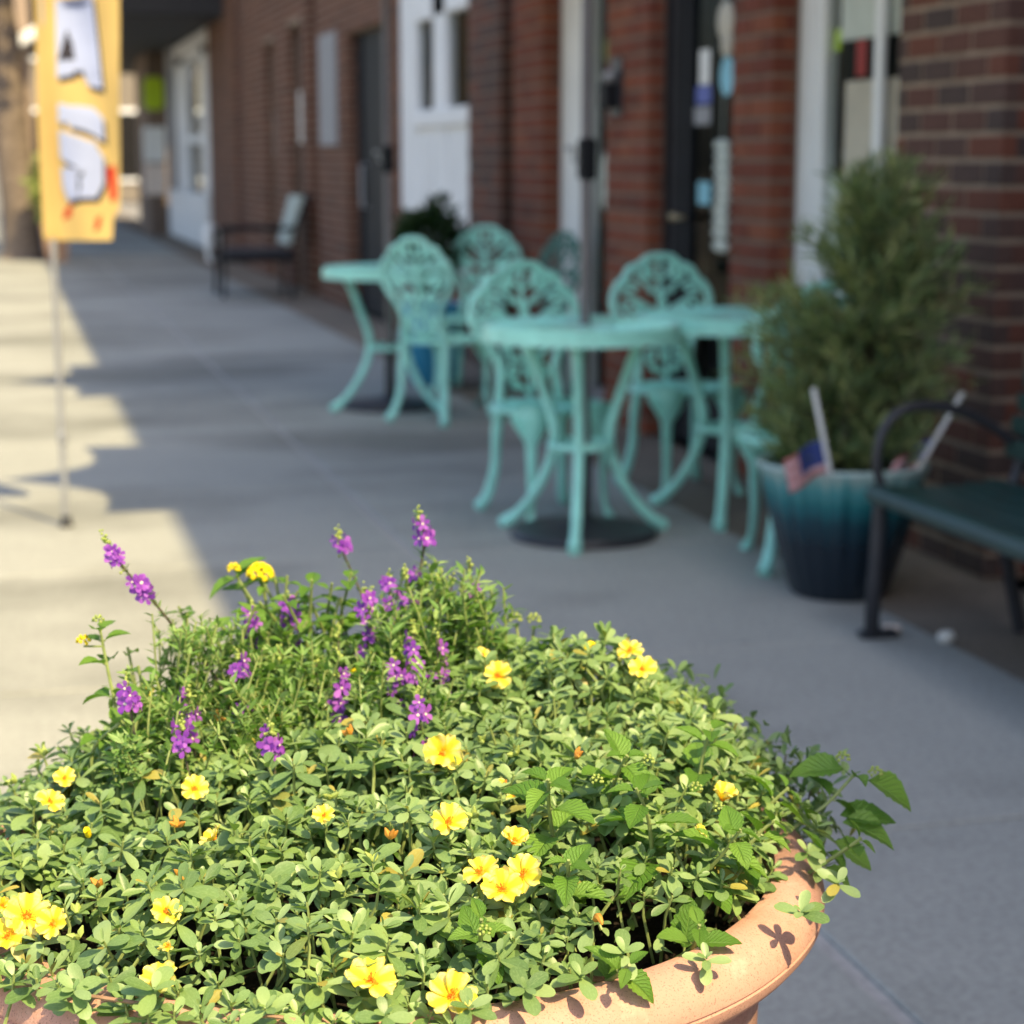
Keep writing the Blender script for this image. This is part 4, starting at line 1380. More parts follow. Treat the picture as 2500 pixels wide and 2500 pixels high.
for k, (x, y, hgt, mat, lab) in enumerate(((1.55, 44, 3.0, 'grey', 'slim grey post beyond the banner, nearer the tree'), (2.0, 41, 3.0, 'white', 'slim white post beyond the banner, nearer the white shop front'))):
    p = thing('canopy_post', lab, 'post', (x, y, 0))
    MB().box(x - 0.07, x + 0.07, y - 0.07, y + 0.07, 0.12, hgt, 0.01).build('shaft', mat, p, smooth=False)
    MB().box(x - 0.12, x + 0.12, y - 0.12, y + 0.12, 0, 0.119, 0.01).build('foot', mat, p, smooth=False)
sg = thing('lime_sign', 'bright lime green sign hanging under the far dark canopy', 'sign', (2.67, 34.3, 2.1))
MB().prism([(2.50, 2.20), (2.50, 2.58), (2.56, 2.66), (2.78, 2.66), (2.84, 2.58), (2.84, 2.20), (2.78, 2.12), (2.56, 2.12)], 34.28, 34.32, 'y').build('board', 'lime', sg, smooth=False)
MB().tube([(2.6, 34.3, 2.66), (2.6, 34.3, 3.1)], 0.008, 5).tube([(2.75, 34.3, 2.66), (2.75, 34.3, 3.1)], 0.008, 5).build('hanger', 'iron', sg)
for k, (z0, z1, lab) in enumerate(((1.25, 1.82, 'white round-cornered board under the lime sign, upper of two'), (0.72, 1.22, 'cream board under the lime sign, lower of two'))):
    o = MB().box(2.38, 2.74, 33.0, 33.05, z0, z1, 0.02).build('sidewalk_board', 'paper' if k == 0 else 'cream', smooth=False)
    tag(o, lab, 'sign')
    MB().tube([(2.56, 33.06, 0), (2.56, 33.06, z1)], 0.015, 6).build('stand', 'iron', o)
gp = thing('wood_planter', 'brown wooden planter with pale yellow bush at the tree', 'planter', (0.72, 26.0, 0))
MB().prism([(0.62, 0), (0.86, 0), (0.92, 0.50), (0.56, 0.50)], 25.85, 26.2, 'y').build('box', 'stem_red', gp, smooth=False)
ms = []
for k in range(500):
    d = rvec(rs)
    p = Vector((0.70, 26.0, 0.95)) + Vector((d.x * 0.24, d.y * 0.22, d.z * 0.42)) * rs.uniform(0.4, 1)
    ms.append(frame_mat(p, d + rvec(rs), rvec(rs), rs.uniform(0.1, 0.18)))
leaf_cloud('foliage', 'palegreen', gp, [(*LAUREL, ms)])

# ------------------------------------------------------------------ terracotta planter in the foreground
CX, CY = 0.312, 1.675
tp_ = thing('terracotta_pot', 'big round terracotta pot with a rolled rim', 'pot', (CX, CY, 0))
rim = [(0.352, 0.655), (0.351, 0.676), (0.356, 0.687), (0.366, 0.690), (0.378, 0.688), (0.389, 0.682), (0.3965, 0.673), (0.400, 0.663),
       (0.4004, 0.6575), (0.3988, 0.6565), (0.3988, 0.6550), (0.4002, 0.654), (0.3985, 0.646), (0.393, 0.639), (0.384, 0.635), (0.362, 0.633)]
wobr = lambda q, z: 0.0012 * math.sin(3 * q + 1) + 0.0008 * math.sin(11 * q)
put('rim', MB().lathe(rim, 220, wob=wobr, close=False).mesh('rim', 'terra'), tp_, (0, 0, 0), local=True)
body = [(0.362, 0.633), (0.350, 0.627), (0.346, 0.600), (0.343, 0.52), (0.337, 0.46), (0.335, 0.445), (0.341, 0.435), (0.341, 0.42), (0.333, 0.41), (0.318, 0.30), (0.285, 0.13), (0.262, 0.03), (0.258, 0.0), (0.20, 0.0)]
put('pot_body', MB().lathe(body, 120, wob=wobr, close=False).mesh('pot_body', 'terra'), tp_, (0, 0, 0), local=True)
inner = MB().lathe([(0.352, 0.655), (0.346, 0.60)], 120, close=False)
put('inner_wall', inner.mesh('inner_wall', 'terra'), tp_, (0, 0, 0), local=True)
# soil with clods
sm = MB()
N, Rn = 72, 26
vs, fs = [], []
for i in range(Rn + 1):
    r_ = 0.350 * i / Rn
    for k in range(N):
        q = 2 * PI * k / N
        z = 0.646 + 0.012 * (1 - (i / Rn) ** 2) + rnd.uniform(-0.004, 0.004)
        vs.append((CX + r_ * math.cos(q), CY + r_ * math.sin(q), z))
for i in range(Rn):
    for k in range(N):
        l = (k + 1) % N
        fs.append((i * N + k, i * N + l, (i + 1) * N + l, (i + 1) * N + k))
sm.add(vs, fs)
soil = sm.build('soil', 'soil')
tag(soil, 'dark crumbly soil showing inside the terracotta rim', 'soil', kind='stuff')
cl_ = MB()
for k in range(260):
    a = rnd.gauss(-1.15, 0.22)
    r_ = rnd.uniform(0.30, 0.347)
    s_ = rnd.uniform(0.002, 0.0065)
    n0 = len(cl_.v)
    cl_.ball((CX + r_ * math.cos(a), CY + r_ * math.sin(a), 0.652 + s_ * 0.5), (s_, s_ * rnd.uniform(.6, 1), s_ * 0.7), 6, 4)
    cl_.v[n0:] = [(x + rnd.uniform(-.3, .3) * s_, y + rnd.uniform(-.3, .3) * s_, z + rnd.uniform(-.2, .2) * s_) for x, y, z in cl_.v[n0:]]
tag(cl_.build('soil_crumbs', 'soil', soil), kind='stuff')

UP = Vector((0, 0, 1))
TOCAM = Vector((-0.252, -0.968, 0))
RIGHT = Vector((0.968, -0.252, 0))
def mound(x, y):
    dx, dy = x - CX, y - CY
    q = math.hypot(dx, dy) / 0.385
    a = (dx * .252 + dy * .968) / .385
    b = (dx * .968 - dy * .252) / .385
    k = max(0, 1 - q ** 2.6)
    z = .675 + .118 * k ** .55 + (.055 * a + .022 * b) * max(0, 1 - q ** 3)
    z += .040 * math.exp(-((b - .62) ** 2 + (a - .42) ** 2) / .13) * min(1, max(0, 1.12 - q) * 5)
    if q > 1:
        z -= .10 * (q - 1)
    return z + .008 * math.sin(31 * dx + 1.3) * math.sin(27 * dy + .4) + .005 * math.sin(63 * dx + 2) * math.sin(57 * dy)
def mnormal(x, y):
    e = 0.006
    return Vector((mound(x - e, y) - mound(x + e, y), mound(x, y - e) - mound(x, y + e), 2 * e)).normalized()

# ------------------------------------------------------------------ purslane mat
TS = [0, 0.12, 0.3, 0.5, 0.7, 0.88, 1.0]
PUR = [leaf_shape(TS, [0.04, 0.10, 0.17, 0.222, 0.235, 0.185, 0.05], 0.16, 0.10, cols=1, seed=1),
       leaf_shape(TS, [0.035, 0.085, 0.15, 0.20, 0.21, 0.15, 0.03], 0.28, -0.06, cols=1, seed=2),
       leaf_shape(TS, [0.045, 0.11, 0.19, 0.25, 0.265, 0.21, 0.07], 0.05, 0.22, cols=1, seed=3)]
pl = thing('purslane_plant', 'mat of pale green purslane with yellow flowers filling the terracotta pot', 'plant', (CX, CY, 0.65))
rs = random.Random(3)
shoots, tries = [], 0
cell = {}
FLOWERS = [(0.356,1.602,0.790,0.0184), (0.328,1.461,0.775,0.0157), (0.373,1.429,0.765,0.0126), (0.343,1.405,0.753,0.0156), (0.373,1.395,0.753,0.0144), (0.355,1.388,0.744,0.0155), (0.237,1.312,0.714,0.0198), (0.292,1.296,0.704,0.0176), (0.093,1.371,0.705,0.0155), (0.102,1.397,0.720,0.0079), (0.101,1.437,0.734,0.0113), (-0.001,1.496,0.717,0.0165), (0.020,1.474,0.718,0.0131), (-0.014,1.487,0.704,0.0148), (-0.019,1.526,0.717,0.0076), (0.022,1.669,0.751,0.0123), (0.037,1.724,0.754,0.0094), (0.143,1.620,0.770,0.0108), (0.150,1.509,0.761,0.0106), (0.238,1.519,0.770,0.0095), (0.398,1.504,0.778,0.0088), (0.393,1.527,0.782,0.0058), (0.574,1.501,0.760,0.0135), (0.528,1.439,0.754,0.0104), (0.568,1.694,0.827,0.0139), (0.567,1.725,0.837,0.0126), (0.437,1.727,0.822,0.0129), (0.431,1.772,0.831,0.0076), (0.125,1.913,0.776,0.0095)]
def allowed(x, y):
    d = Vector((x - CX, y - CY, 0))
    r_ = d.length
    b = d.dot(RIGHT)
    a = -d.dot(TOCAM)
    lim = 0.372
    if a < 0 and b < 0.08:
        lim = 0.402
    elif b > 0.15 and a < 0.1:
        lim = 0.358
    if a > 0.1:
        lim = 0.39
    if r_ > lim:
        return False
    if (Vector((x, y)) - Vector((0.470, 1.352))).length < 0.048:
        return False
    return True
while len(shoots) < 980 and tries < 40000:
    tries += 1
    x, y = CX + rs.uniform(-.41, .41), CY + rs.uniform(-.41, .41)
    if not allowed(x, y):
        continue
    key = (int(x / 0.019), int(y / 0.019))
    if any((sx - x) ** 2 + (sy - y) ** 2 < 0.0180 ** 2 for i in (-1, 0, 1) for j in (-1, 0, 1) for sx, sy in cell.get((key[0] + i, key[1] + j), ())):
        continue
    cell.setdefault(key, []).append((x, y))
    shoots.append((x, y))
leaves = []                                   # (matrix, variant, size, position)
stems = MB()
for (x, y) in shoots:
    q_ = math.hypot(x - CX, y - CY) / 0.37
    z = mound(x, y) + rs.uniform(-0.020, 0.012) + 0.010 * math.sin(47 * x + 3) * math.sin(53 * y)
    if q_ > 0.96:
        z = max(z, 0.697)
    N_ = (mnormal(x, y) * 0.5 + UP * 0.8 + TOCAM * 0.18 + rvec(rs) * 0.30).normalized()
    s_ = rs.uniform(0.85, 1.5) * (1.0 + 0.28 * math.sin(19 * x + 2) * math.sin(23 * y + 1))
    t0 = N_.orthogonal().normalized()
    t1 = N_.cross(t0)
    a0 = rs.uniform(0, 2 * PI)
    n = rs.choice((7, 8, 9, 9, 10, 11))
    P = Vector((x, y, z))
    for k in range(n):
        f = k / (n - 1)
        ang = a0 + (k % 2) * PI + (k // 2) * (PI / 2) + rs.uniform(-.25, .25)
        el = math.radians(62 - 64 * min(1, f * 1.25) + rs.uniform(-12, 12))
        rad_ = t0 * math.cos(ang) + t1 * math.sin(ang)
        d = rad_ * math.cos(el) + N_ * math.sin(el)
        ln = s_ * (0.0065 + 0.0125 * min(1, f * 1.3)) * rs.uniform(0.85, 1.15)
        base = P - N_ * 0.009 * f * s_ + rad_ * 0.0012
        wd = rs.uniform(0.82, 1.15)
        leaves.append((frame_mat(base, d, N_ + rvec(rs) * 0.25, (ln, ln * wd, ln)), rs.choice((0, 0, 1, 2)), ln, base + d * ln * 0.5, z))
    stems.tube([P, P - N_ * 0.02, P - N_ * 0.02 - UP * 0.03 + rvec(rs) * 0.02], [0.0010, 0.0013, 0.0014], 5)
# lower storey of leaves between the shoots
for k in range(3000):
    x, y = CX + rs.uniform(-.37, .37), CY + rs.uniform(-.37, .37)
    if not allowed(x, y) or math.hypot(x - CX, y - CY) > 0.345:
        continue
    z = mound(x, y) - rs.uniform(0.018, 0.055)
    ln = rs.uniform(0.013, 0.022)
    d = (rvec(rs) + UP * 0.2)
    leaves.append((frame_mat((x, y, z), d, UP + rvec(rs) * 0.7, ln), rs.choice((0, 1, 2)), ln, Vector((x, y, z)), z - 0.05))
# deeper growth behind the crest, so that the pavement does not show through
for k in range(2600):
    a_, b_ = rs.uniform(-0.05, 0.34), rs.uniform(-0.33, 0.35)
    x, y = CX + 0.252 * a_ + 0.968 * b_, CY + 0.968 * a_ - 0.252 * b_
    if math.hypot(x - CX, y - CY) > 0.36:
        continue
    zt = mound(x, y) - 0.022
    z = rs.uniform(0.665, max(0.67, zt))
    ln = rs.uniform(0.014, 0.024)
    leaves.append((frame_mat((x, y, z), rvec(rs) + UP * 0.3, TOCAM + UP * 0.6 + rvec(rs) * 0.6, ln), rs.choice((0, 1, 2)), ln, Vector((x, y, z)), z - 0.06))
# long runners that show between the leaves and hang over the rim
run = MB()
for (pts) in ([(0.02, 1.40, 0.695), (0.045, 1.375, 0.70), (0.075, 1.36, 0.698)], [(0.14, 1.315, 0.698), (0.16, 1.305, 0.703), (0.18, 1.30, 0.70)]):
    run.tube(catmull(pts, 5), 0.0015, 6)
tag(stems.build('stems', 'stem', pl), kind='stuff')
tag(run.build('runners', 'stem_red', pl), kind='stuff')
# rosettes lying out over the rim at the right front and the left
for (x, y, z, s_) in ((0.595, 1.372, 0.712, 1.35), (0.652, 1.428, 0.710, 1.2), (0.655, 1.50, 0.712, 1.1), (0.085, 1.345, 0.715, 1.5), (0.03, 1.375, 0.708, 1.3), (0.16, 1.300, 0.712, 1.2), (0.39, 1.298, 0.712, 1.3), (0.345, 1.285, 0.712, 1.35), (0.43, 1.318, 0.718, 1.3), (0.30, 1.275, 0.708, 1.2), (0.24, 1.275, 0.708, 1.2), (0.50, 1.33, 0.70, 1.1)):
    N_ = (UP + TOCAM * 0.45 + rvec(rs) * 0.15).normalized()
    t0 = N_.orthogonal().normalized()
    t1 = N_.cross(t0)
    a0 = rs.uniform(0, 2 * PI)
    P = Vector((x, y, z))
    for k in range(7):
        f = k / 6
        ang = a0 + (k % 2) * PI + (k // 2) * (PI / 2) * 0.9 + rs.uniform(-.2, .2)
        el = math.radians(50 - 48 * f)
        rad_ = t0 * math.cos(ang) + t1 * math.sin(ang)
        d = rad_ * math.cos(el) + N_ * math.sin(el)
        ln = s_ * (0.006 + 0.0115 * min(1, f * 1.6))
        leaves.append((frame_mat(P - N_ * 0.006 * f, d, N_, ln), rs.choice((0, 2)), ln, P, 9.0))
# leafy shoots spilling over the right end of the rim
for k in range(22):
    ph = math.radians(rs.uniform(-34, 28))
    rr_ = rs.uniform(0.345, 0.398)
    P = Vector((CX + rr_ * math.cos(ph), CY + rr_ * math.sin(ph), rs.uniform(0.694, 0.722)))
    N_ = (UP + Vector((math.cos(ph), math.sin(ph), 0)) * 0.45 + TOCAM * 0.25 + rvec(rs) * 0.25).normalized()
    t0 = N_.orthogonal().normalized()
    t1 = N_.cross(t0)
    a0 = rs.uniform(0, 2 * PI)
    s_ = rs.uniform(0.9, 1.4)
    for j in range(8):
        f = j / 7
        ang = a0 + (j % 2) * PI + (j // 2) * (PI / 2) + rs.uniform(-.25, .25)
        el = math.radians(58 - 60 * f)
        rad_ = t0 * math.cos(ang) + t1 * math.sin(ang)
        d = rad_ * math.cos(el) + N_ * math.sin(el)
        ln = s_ * (0.006 + 0.0120 * min(1, f * 1.4))
        leaves.append((frame_mat(P - N_ * 0.007 * f, d, N_, ln), rs.choice((0, 1, 2)), ln, P, 9.0))
# the 300 leaves that show largest stay single parts, the rest is one mass
order = sorted(range(len(leaves)), key=lambda i: -(leaves[i][2] / max(0.3, (leaves[i][3] - Vector((0, 0, CAM_H))).length) * (1 if leaves[i][4] > leaves[i][3].z - 0.02 and seen(leaves[i][3])[0] else 0.3)))
single = set(order[:290])
PME = [MB().add(*PUR[k]).mesh('leaf', 'purslane') for k in range(3)]
for i in single:
    o = bpy.data.objects.new('leaf', PME[leaves[i][1]])
    COL.objects.link(o)
    o.parent = pl
    mt = Matrix(leaves[i][0])
    mt.translation -= pl.location
    o.matrix_local = mt
leaf_cloud('foliage', 'purslane', pl, [(*PUR[k], [leaves[i][0] for i in range(len(leaves)) if i not in single and leaves[i][1] == k]) for k in range(3)])

# yellow flowers
def petal(seed):
    r_ = random.Random(seed)
    ts = [0, 0.15, 0.35, 0.55, 0.75, 0.9, 1.0]
    ws = [0.06, 0.17, 0.29, 0.38, 0.44, 0.42, 0.30]
    vs, uvs, fs = [], [], []
    for i, (t, w_) in enumerate(zip(ts, ws)):
        for j in range(7):
            g_ = j / 6 * 2 - 1
            x = t - (0.17 * (1 - abs(g_)) ** 1.6 if i == 6 else 0) + (r_.uniform(-0.05, 0.05) if i >= 5 else 0) - 0.10 * abs(g_) ** 3 * t
            z = 0.42 * t ** 1.3 - 0.20 * t ** 3 + 0.22 * abs(g_) ** 2 * w_ + (0.09 * math.sin(g_ * 5 + seed * 1.7) * t if i > 3 else 0)
            vs.append((x, g_ * w_, z))
            uvs.append((t, j / 6))
    for i in range(6):
        for j in range(6):
            fs.append((i * 7 + j, (i + 1) * 7 + j, (i + 1) * 7 + j + 1, i * 7 + j + 1))
    return MB().add(vs, fs, uvs).mesh('petal', 'petal')
PETALS = [petal(k) for k in range(9)]
def stamen_mesh(seed):
    r_ = random.Random(seed)
    m = MB()
    m.ball((0, 0, 0.04), (0.17, 0.17, 0.08), 8, 4)
    for k in range(26):
        a, e = r_.uniform(0, 2 * PI), r_.uniform(0.3, 1.45)
        d = Vector((math.cos(a) * math.cos(e), math.sin(a) * math.cos(e), math.sin(e)))
        ln = r_.uniform(0.20, 0.44)
        m.tube([d * 0.04, d * ln], [0.010, 0.008], 4)
        m.ball(d * ln, 0.030, 5, 3)
    return m.mesh('flower', 'stamen')
STAM = [stamen_mesh(k) for k in range(3)]
for k, (x, y, z, s_) in enumerate(FLOWERS):
    ax = (UP * 0.78 + TOCAM * 0.55 + rvec(rs) * 0.30).normalized()
    if k in (9, 20, 21, 18, 22, 23):
        ax = (UP * 0.9 + RIGHT * rs.uniform(-.8, .8) + TOCAM * 0.1).normalized()
    q = ax.to_track_quat('Z', 'Y')
    sp = s_ * rs.uniform(1.02, 1.20)
    open_ = rs.choice((-0.55, -0.3, -0.1, 0.0, 0.1)) if s_ < 0.0145 else rs.uniform(-0.25, 0.05)
    fl = put('flower', STAM[k % 3], pl, Vector((x, y, z)) + ax * 0.004, rot=q, scale=sp)
    a0 = rs.uniform(0, 2 * PI)
    npet = 3 if k in (9, 20) else (2 if k == 21 else 5)
    for j in range(npet):
        rot = Quaternion((0, 0, 1), a0 + 2 * PI * j / 5 + rs.uniform(-.1, .1)) @ Quaternion((0, 1, 0), open_ + rs.uniform(-0.25, 0.22)) @ Quaternion((1, 0, 0), rs.uniform(-0.25, 0.25))
        put('petal', PETALS[rs.randrange(9)], fl, (0, 0, 0.004 * j), rot=rot, scale=(rs.uniform(.95, 1.08), rs.uniform(1.0, 1.15), 1), local=True)
# buds and spent, twisted blooms
for k in range(26):
    x, y = CX + rs.uniform(-.32, .30), CY + rs.uniform(-.36, .25)
    if not allowed(x, y):
        continue
    p = Vector((x, y, mound(x, y) + 0.008))
    m = MB()
    d = (UP + rvec(rs) * 0.8).normalized()
    for j in range(3):
        e = (d + rvec(rs) * 0.8).normalized()
        m.tube([p, p + e * 0.005, p + e * 0.010], [0.0012, 0.0028, 0.0006], 6)
    m.build('bud', 'budgreen' if k % 3 else 'budred', pl)
for k in range(12):
    x, y = CX + rs.uniform(-.32, .30), CY + rs.uniform(-.36, .30)
    if not allowed(x, y):
        continue
    p = Vector((x, y, mound(x, y) + 0.006))
    d = (UP * 0.6 + rvec(rs)).normalized()
    MB().tube(catmull([p, p + d * 0.006 + UP * 0.002, p + d * 0.012 - UP * 0.002, p + d * 0.015 - UP * 0.006], 3), [0.002, 0.003, 0.0032, 0.003, 0.0028, 0.0024, 0.002, 0.0018, 0.0012, 0.0008], 6).build('spent_flower', 'lanyellow' if k % 2 else 'budred', pl)

# ------------------------------------------------------------------ lantana
TL = [0, 0.05, 0.12, 0.19, 0.26, 0.33, 0.40, 0.47, 0.54, 0.61, 0.68, 0.75, 0.82, 0.89, 0.95, 1.0]
WL = [0.012, 0.05, 0.16, 0.235, 0.285, 0.31, 0.32, 0.315, 0.30, 0.275, 0.24, 0.20, 0.155, 0.105, 0.055, 0.0]
LAN = [leaf_shape(TL, WL, 0.12 + 0.06 * k, 0.08 + 0.16 * k, fold=0.15, teeth=0.10, cols=2, crinkle=0.014, seed=k) for k in range(3)]
LME = [MB().add(*v).mesh('leaf', 'lantana') for v in LAN]
def set_world(o, m4, par):
    o.parent = par
    mt = Matrix(m4)
    mt.translation -= wpos(par)
    o.matrix_local = mt
def lan_leaf(par, p, d, up, s_, k=None):
    o = bpy.data.objects.new('leaf', LME[rs.randrange(3) if k is None else k])
    COL.objects.link(o)
    set_world(o, frame_mat(p, d, up, (s_, s_ * rs.uniform(.9, 1.12), s_)), par)
    return o
def floret_head(p, r_, n, mat, par, name, axis=UP):
    m = MB()
    for k in range(n):
        a = k * 2.39996
        e = 1 - (k + 0.5) / n
        h = math.sqrt(max(0, 1 - e * e))
        d = Vector((h * math.cos(a), h * math.sin(a), e))
        c0 = Vector(p) + d * r_
        t0 = d.orthogonal().normalized()
        t1 = d.cross(t0)
        for j in range(4):
            q = j * PI / 2 + a
            m.ball(c0 + (t0 * math.cos(q) + t1 * math.sin(q)) * r_ * 0.13, r_ * 0.15, 5, 3)
    return m.build(name, mat, par)
def bud_head(p, r_, n, par, mat='budgreen'):
    m = MB()
    for k in range(n):
        a = k * 2.39996
        e = 1 - 1.2 * (k + 0.5) / n
        h = math.sqrt(max(0, 1 - e * e))
        m.ball(Vector(p) + Vector((h * math.cos(a), h * math.sin(a), e)) * r_, r_ * 0.28, 6, 4)
    return m.build('bud_cluster', mat, par)
def lan_stem(par, pts, pairs, size, a0=0.0, tipsize=0.5, r0=0.002, lo=0.25):
    path = catmull(pts, 6)
    MB().tube(path, [r0 * (1 - 0.35 * i / len(path)) for i in range(len(path))], 6).build('stem', 'stem', par)
    n = len(path)
    for k in range(pairs):
        f = lo + (1 - lo) * k / max(1, pairs - 1)
        i = min(n - 2, int(f * (n - 1)))
        p = path[i]
        ax = (path[i + 1] - path[i]).normalized()
        t0 = ax.orthogonal().normalized()
        t1 = ax.cross(t0)
        s_ = size * (1 - (1 - tipsize) * f ** 2) * rs.uniform(0.85, 1.15)
        for j in (0, 1):
            q = a0 + k * PI / 2 + j * PI + rs.uniform(-.3, .3)
            out = t0 * math.cos(q) + t1 * math.sin(q)
            d = (out + ax * 0.35 + Vector((0, 0, -0.05)) + rvec(rs) * 0.15).normalized()
            MB().tube([p, p + d * s_ * 0.14], 0.0009, 5).build('leaf_stalk', 'stem', par)
            lan_leaf(par, p + d * s_ * 0.12, d, UP * 1.0 + ax * 0.5 + rvec(rs) * 0.25, s_)
    return path
# right: the stem that leans out over the rim into the shade
l1 = thing('lantana_plant', 'dark lantana sprig leaning out over the right rim in the shade', 'plant', (0.66, 1.56, 0.66))
lan_stem(l1, [(0.635, 1.60, 0.66), (0.675, 1.60, 0.69), (0.715, 1.60, 0.715), (0.745, 1.603, 0.742)], 4, 0.034, 0.5, 0.75)
for hp in ((0.734, 1.607, 0.756), (0.763, 1.598, 0.742)):
    bud_head(hp, 0.006, 14, l1)
lan_leaf(l1, (0.735, 1.607, 0.745), (-0.95, 0.2, 0.05), UP + TOCAM * 0.5, 0.050, 1)
lan_leaf(l1, (0.757, 1.600, 0.735), (0.9, -0.25, -0.45), UP + TOCAM * 0.5, 0.052, 1)
lan_leaf(l1, (0.728, 1.596, 0.705), (0.95, -0.15, -0.10), UP + TOCAM * 0.4, 0.055, 0)
lan_leaf(l1, (0.728, 1.590, 0.700), (0.8, -0.45, -0.12), UP + TOCAM * 0.4, 0.050, 2)
lan_leaf(l1, (0.712, 1.572, 0.69), (0.75, -0.3, -0.55), UP + TOCAM * 0.4, 0.044, 0)
lan_leaf(l1, (0.700, 1.56, 0.685), (0.6, -0.4, -0.5), UP, 0.030, 2)
# right front: several leafy shoots between the purslane
l2 = thing('lantana_plant', 'bright green lantana with large veined leaves at the right front of the pot', 'plant', (0.48, 1.42, 0.66))
for (pts, pairs, size, a0) in (
        ([(0.50, 1.46, 0.70), (0.49, 1.44, 0.74), (0.475, 1.43, 0.775)], 3, 0.042, 0.3),
        ([(0.47, 1.52, 0.72), (0.48, 1.50, 0.76), (0.485, 1.485, 0.785)], 3, 0.036, 1.0),
        ([(0.42, 1.47, 0.72), (0.41, 1.455, 0.755), (0.405, 1.44, 0.785)], 3, 0.036, 0.0),
        ([(0.52, 1.44, 0.70), (0.545, 1.42, 0.725), (0.555, 1.405, 0.742)], 3, 0.034, 0.7),
        ([(0.41, 1.41, 0.69), (0.405, 1.385, 0.72), (0.40, 1.365, 0.745)], 3, 0.033, 0.2),
        ([(0.50, 1.40, 0.67), (0.505, 1.375, 0.69), (0.505, 1.36, 0.705)], 2, 0.032, 0.4),
        ([(0.42, 1.36, 0.67), (0.425, 1.32, 0.695), (0.425, 1.29, 0.708)], 2, 0.028, 0.1),
        ([(0.56, 1.46, 0.70), (0.585, 1.45, 0.725), (0.60, 1.445, 0.735)], 2, 0.030, 0.9),
        ([(0.33, 1.36, 0.70), (0.325, 1.34, 0.715), (0.322, 1.325, 0.728)], 2, 0.028, 0.6),
        ([(0.62, 1.56, 0.70), (0.64, 1.55, 0.72), (0.655, 1.545, 0.73)], 2, 0.028, 0.2),
        ([(0.57, 1.55, 0.73), (0.575, 1.545, 0.765), (0.58, 1.54, 0.785)], 2, 0.032, 0.2),
        ([(0.66, 1.52, 0.68), (0.69, 1.505, 0.70), (0.705, 1.50, 0.708)], 2, 0.028, 0.3)):
    lan_stem(l2, [(x, y, z + 0.030 * min(1, max(0, (z - 0.69) / 0.05))) for x, y, z in pts], pairs + 1, size * 1.18, a0)
for hp in ((0.535, 1.455, 0.792), (0.452, 1.462, 0.803), (0.50, 1.475, 0.812), (0.322, 1.315, 0.745), (0.55, 1.44, 0.778)):
    bud_head(hp, 0.0048, 14, l2, 'budgreen')
# back left: tall shoot carrying a yellow head
l3 = thing('lantana_plant', 'lantana shoot at the back left carrying a round yellow flower head', 'plant', (0.275, 1.92, 0.68))
lan_stem(l3, [(0.29, 1.90, 0.70), (0.268, 1.93, 0.79), (0.238, 1.953, 0.845), (0.220, 1.957, 0.885)], 5, 0.036, 0.4, 0.7, lo=0.4)
lan_stem(l3, [(0.30, 1.90, 0.72), (0.325, 1.93, 0.80), (0.33, 1.94, 0.835)], 4, 0.034, 0.1, 0.7, lo=0.4)
lan_stem(l3, [(0.27, 1.90, 0.72), (0.29, 1.925, 0.80), (0.285, 1.94, 0.845)], 4, 0.034, 0.9, 0.7, lo=0.4)
MB().tube(catmull([(0.255, 1.944, 0.822), (0.250, 1.95, 0.85), (0.243, 1.946, 0.880)], 4), 0.0014, 6).build('stem', 'stem', l3)
floret_head((0.243, 1.945, 0.884), 0.013, 24, 'lanyellow', l3, 'flower_head')
bud_head((0.218, 1.958, 0.890), 0.006, 14, l3, 'lanyellow')
lan_leaf(l3, (0.220, 1.958, 0.886), (0.7, 0.1, 0.35), UP, 0.036, 0)
lan_leaf(l3, (0.220, 1.958, 0.880), (-0.85, -0.1, -0.35), UP, 0.034, 1)
# left: darker shoot standing against the sunny pavement
l4 = thing('lantana_plant', 'lantana shoot at the left standing out against the sunny pavement', 'plant', (0.09, 1.75, 0.68))
lan_stem(l4, [(0.10, 1.74, 0.70), (0.090, 1.765, 0.78), (0.080, 1.777, 0.845), (0.075, 1.779, 0.88)], 5, 0.032, 0.2, 0.75, lo=0.35)
bud_head((0.074, 1.779, 0.886), 0.005, 12, l4)
bud_head((0.060, 1.775, 0.868), 0.006, 12, l4, 'lanyellow')
MB().tube([(0.078, 1.778, 0.862), (0.060, 1.775, 0.864)], 0.001, 5).build('stem', 'stem', l4)
# back: two bud stalks
l5 = thing('lantana_plant', 'lantana at the back right with two pale bud stalks', 'plant', (0.51, 1.90, 0.70))
lan_stem(l5, [(0.50, 1.88, 0.72), (0.505, 1.90, 0.785), (0.503, 1.914, 0.826)], 3, 0.026, 0.2, 0.5, lo=0.3)
lan_stem(l5, [(0.51, 1.88, 0.72), (0.515, 1.90, 0.785), (0.521, 1.91, 0.824)], 3, 0.024, 0.9, 0.5, lo=0.3)
bud_head((0.502, 1.915, 0.831), 0.0065, 14, l5)
bud_head((0.521, 1.91, 0.830), 0.0065, 14, l5)
